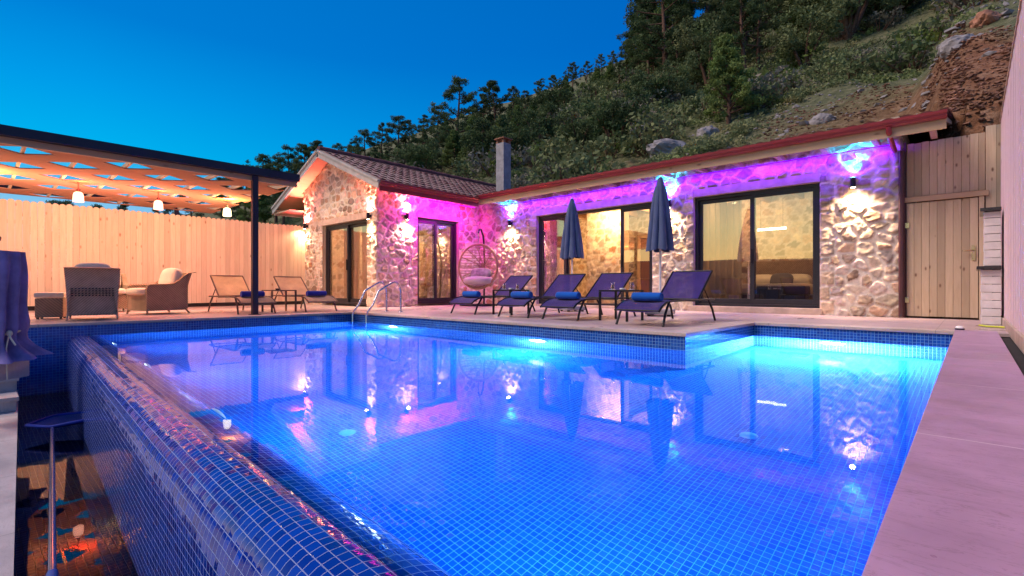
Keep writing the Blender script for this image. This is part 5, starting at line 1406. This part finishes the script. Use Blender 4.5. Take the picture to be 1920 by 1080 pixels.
while cnt < 165:
    px = rb_.uniform(640, 1900); F_ = rb_.uniform(21, 46); x, y = at(px, F_)
    if y < 17 or (x > -6 and y < 22.0 - 6.5 * min(1, max(0, (x + 1.5) / 3))) or (x > 2 and rb_.uniform() < .2): continue
    cnt += 1; putb(int(rb_.choice([0, 0, 1, 1, 2, 3])), x, y, rb_.uniform(.8, 1.9))
cnt = 0
while cnt < 95:                           # macchia higher up the slope
    px = rb_.uniform(620, 1260); F_ = rb_.uniform(38, 88); x, y = at(px, F_)
    cnt += 1; putb(int(rb_.choice([0, 0, 1, 1, 2, 3])), x, y, rb_.uniform(1.1, 2.3))
# ground cover nobody could count
r_ = np.random.default_rng(5); C = []; S = []
while len(C) < 5200:
    px = r_.uniform(430, 1910); F_ = 18 + 62 * r_.uniform() ** 1.5; x, y = at(px, F_)
    if y < 15.9 and x > -17: continue
    if y < 9.5: continue
    if x > -12 and float(fbm(np.array(x / 3.2), np.array(y / 3.2), 3, 41)) < .47: continue
    bare = x > -6 and y < 21.6 - 6.5 * min(1, max(0, (x + 1.5) / 3))
    if bare and r_.uniform() < .93: continue
    if x > 0 and y < 26 and r_.uniform() < .25: continue
    C.append((x, y)); S.append(r_.uniform(.14, .42) * (1 if F_ < 40 else 1.5) * (.5 if bare else 1))
C = np.array(C); cz = terrain(C[:, 0], C[:, 1]); S = np.array(S)
cs = np.stack([C[:, 0], C[:, 1], cz + .25 * S], -1)
Cc, tn = clumps(cs, S, 270, r_, .3, .75)
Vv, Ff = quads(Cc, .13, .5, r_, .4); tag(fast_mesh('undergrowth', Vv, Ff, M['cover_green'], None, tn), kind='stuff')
# stones: loose rubble as one mass, larger outcrops one by one
def rock_arr(n, r_, s, sub=1):
    bm = bmesh.new(); bmesh.ops.create_icosphere(bm, subdivisions=sub, radius=1); V0 = np.array([v.co for v in bm.verts]); F0 = np.array([[v.index for v in f.verts] for f in bm.faces]); bm.free()
    return V0, F0
V0, F0 = rock_arr(1, r_, 1, 1)
VV = []; FF = []; off = 0; k = 0
while k < 1100:
    px = r_.uniform(1180, 1910); F_ = r_.uniform(11, 28); x, y = at(px, F_)
    if (y < 15.7 and x < -.5) or y < 12.2: continue
    if x < -8 and r_.uniform() < .7: continue
    s = .036 * math.exp(r_.normal(.3, .6)); Q = V0 * (1 + .28 * r_.normal(size=(len(V0), 1))) * np.array([1, r_.uniform(.6, 1.2), r_.uniform(.4, .8)]) * s
    a = r_.uniform(0, 6.28); ca, sa = math.cos(a), math.sin(a); Q = np.stack([Q[:, 0] * ca - Q[:, 1] * sa, Q[:, 0] * sa + Q[:, 1] * ca, Q[:, 2]], -1)
    VV.append(Q + np.array([x, y, float(terrain(x, y)) + .1 * s])); FF.append(F0 + off); off += len(V0); k += 1
tag(fast_mesh('rubble', np.concatenate(VV), np.concatenate(FF), M['rock']), kind='stuff')
VV = []; FF = []; off = 0; k = 0
while k < 3600:
    px = r_.uniform(1420, 1912); F_ = 8.8 + 16 * r_.uniform() ** 1.3; x, y = at(px, F_)
    if (y < 15.6 and x < -.5) or y < 11.7 or y > 22.5 - 6.5 * min(1, max(0, (x + 1.5) / 3)): continue
    s = min(.05, .024 * math.exp(r_.normal(.1, .6))); Q = V0 * (1 + .35 * r_.normal(size=(len(V0), 1))) * np.array([1.2, r_.uniform(.7, 1.4), r_.uniform(.35, .7)]) * s
    a = r_.uniform(0, 6.28); ca, sa = math.cos(a), math.sin(a); Q = np.stack([Q[:, 0] * ca - Q[:, 1] * sa, Q[:, 0] * sa + Q[:, 1] * ca, Q[:, 2]], -1)
    VV.append(Q + np.array([x, y, float(terrain(x, y))])); FF.append(F0 + off); off += len(V0); k += 1
tag(fast_mesh('soil_clods', np.concatenate(VV), np.concatenate(FF), simple('red_soil_clods', (.22, .115, .08), .95, 0, .6, 1.2, .6, 20, .1)), kind='stuff')
def outcrop(px, F_, dims, mat, label, seed):
    x, y = at(px, F_); bm = bmesh.new(); bmesh.ops.create_icosphere(bm, subdivisions=4, radius=1)
    for v in bm.verts:
        p = v.co; n = .5 * float(fbm(np.array(p.x * 1.4 + seed), np.array(p.y * 1.4 + p.z), 3, seed)) + .35 * float(fbm(np.array(p.x * 4 + seed), np.array(p.z * 4 - p.y * 3), 3, seed + 2)); p *= .62 + n
        p.z = round(p.z * 5) / 5 * .4 + p.z * .6
    b = MB(); b.frombm(bm, Matrix.Diagonal(Vector(dims)), Vector((0, 0, 0)))
    o = b.build('rock', mat); o.location = (x, y, float(terrain(x, y)) - .35 * dims[2]); o.rotation_euler = (.1, .1, .4 * seed); tag(o, label, 'rock', 'limestone rocks on the hillside')
outcrop(1275, 21.5, (1.5, .7, .55), M['rock'], 'broad pale limestone outcrop just above the long roof', 3)
outcrop(1330, 22, (.8, .5, .5), M['rock'], 'pale limestone boulder just right of the broad outcrop', 4)
outcrop(845, 34, (.9, .6, .5), M['rock'], 'grey limestone boulder above the ridge of the gabled wing', 5)
outcrop(1200, 29, (.8, .5, .6), M['rock'], 'small pale boulder among bushes left of the bright green pine', 6)
outcrop(1540, 17.2, (.45, .35, .32), M['rock'], 'pale boulder on the reddish bank directly behind the roof edge', 7)
outcrop(1745, 25, (.4, .3, .22), M['rock'], 'pale boulder halfway up the open slope on the right', 8)
outcrop(1885, 30, (.6, .45, .4), M['redrock'], 'rust-red boulder near the top right of the slope', 9)
outcrop(1800, 12.8, (.4, .35, .3), M['rock'], 'pale boulder showing over the gate panel', 10)
outcrop(1850, 13.6, (.5, .3, .3), M['redrock'], 'reddish boulder on the cut bank over the gate', 11)

# ------------------------------------------------------------------ world, sun, render
w = bpy.data.worlds.new('World'); scene.world = w; w.use_nodes = True
nt = w.node_tree; nt.nodes.clear(); N = nt.nodes.new; Lk = nt.links.new
tc = N('ShaderNodeTexCoord'); sp = N('ShaderNodeSeparateXYZ'); Lk(tc.outputs['Generated'], sp.inputs[0])
def wm(op, a, b_=None, c=None, cl=False):
    nd = N('ShaderNodeMath'); nd.operation = op; nd.use_clamp = cl
    for i_, q_ in enumerate((a, b_, c)):
        if q_ is None: continue
        if isinstance(q_, bpy.types.NodeSocket): Lk(q_, nd.inputs[i_])
        else: nd.inputs[i_].default_value = q_
    return nd.outputs[0]
def wramp(f, st):
    nd = N('ShaderNodeValToRGB'); cr = nd.color_ramp
    while len(cr.elements) < len(st): cr.elements.new(.5)
    for e, (p, c) in zip(cr.elements, st): e.position = p; e.color = (*c, 1)
    Lk(f, nd.inputs[0]); return nd.outputs[0]
zz = sp.outputs['Z']
SUNAZ = Vector((-.55, -.83, 0)).normalized()          # where the afterglow is
az = wm('ADD', wm('MULTIPLY', sp.outputs['X'], SUNAZ.x), wm('MULTIPLY', sp.outputs['Y'], SUNAZ.y))
night = wramp(zz, [(0, (.15, .42, .70)), (.10, (.01, .28, .68)), (.22, (.0, .21, .64)), (.43, (.0, .135, .56)), (1, (.0, .085, .36))])
left = wramp(zz, [(0, (.50, .66, .80)), (.10, (.35, .60, .85)), (.16, (.08, .51, .87)), (.21, (.0, .45, .88)), (.30, (.0, .33, .82)), (.40, (.0, .21, .68)), (1, (.0, .10, .40))])
glow = wramp(zz, [(0, (1.6, .95, .36)), (.05, (1.5, 1.05, .42)), (.11, (.95, .95, .52)), (.20, (.36, .58, .58)), (.36, (.16, .36, .62)), (1, (.06, .14, .34))])
mx1 = N('ShaderNodeMix'); mx1.data_type = 'RGBA'; Lk(wm('MULTIPLY_ADD', az, 1.05, .55, True), mx1.inputs[0]); Lk(night, mx1.inputs[6]); Lk(left, mx1.inputs[7])
mx2 = N('ShaderNodeMix'); mx2.data_type = 'RGBA'; Lk(wm('MULTIPLY_ADD', az, 2.6, -1.35, True), mx2.inputs[0]); Lk(mx1.outputs[2], mx2.inputs[6]); Lk(glow, mx2.inputs[7])
bg = N('ShaderNodeBackground'); bg.inputs[1].default_value = 1.0; Lk(mx2.outputs[2], bg.inputs[0])
ow = N('ShaderNodeOutputWorld'); Lk(bg.outputs[0], ow.inputs[0])
sd = Vector((.40, .50, -.77))
lamp('sun', 'SUN', (-20, -30, 30), 3.2, (1, .79, .69), angle=R(26), dirn=sd)

scene.render.engine = 'CYCLES'
c = scene.cycles
c.max_bounces = 10; c.diffuse_bounces = 3; c.glossy_bounces = 4; c.transmission_bounces = 6; c.transparent_max_bounces = 16
c.caustics_refractive = False; c.caustics_reflective = False
c.sample_clamp_indirect = 40; c.sample_clamp_direct = 0
c.use_denoising = True
try: c.denoiser = 'OPENIMAGEDENOISE'; c.denoising_input_passes = 'RGB_ALBEDO_NORMAL'; c.denoising_prefilter = 'ACCURATE'
except Exception: pass
c.use_light_tree = True
scene.view_settings.view_transform = 'Standard'; scene.view_settings.look = 'None'; scene.view_settings.exposure = 0; scene.view_settings.gamma = 1
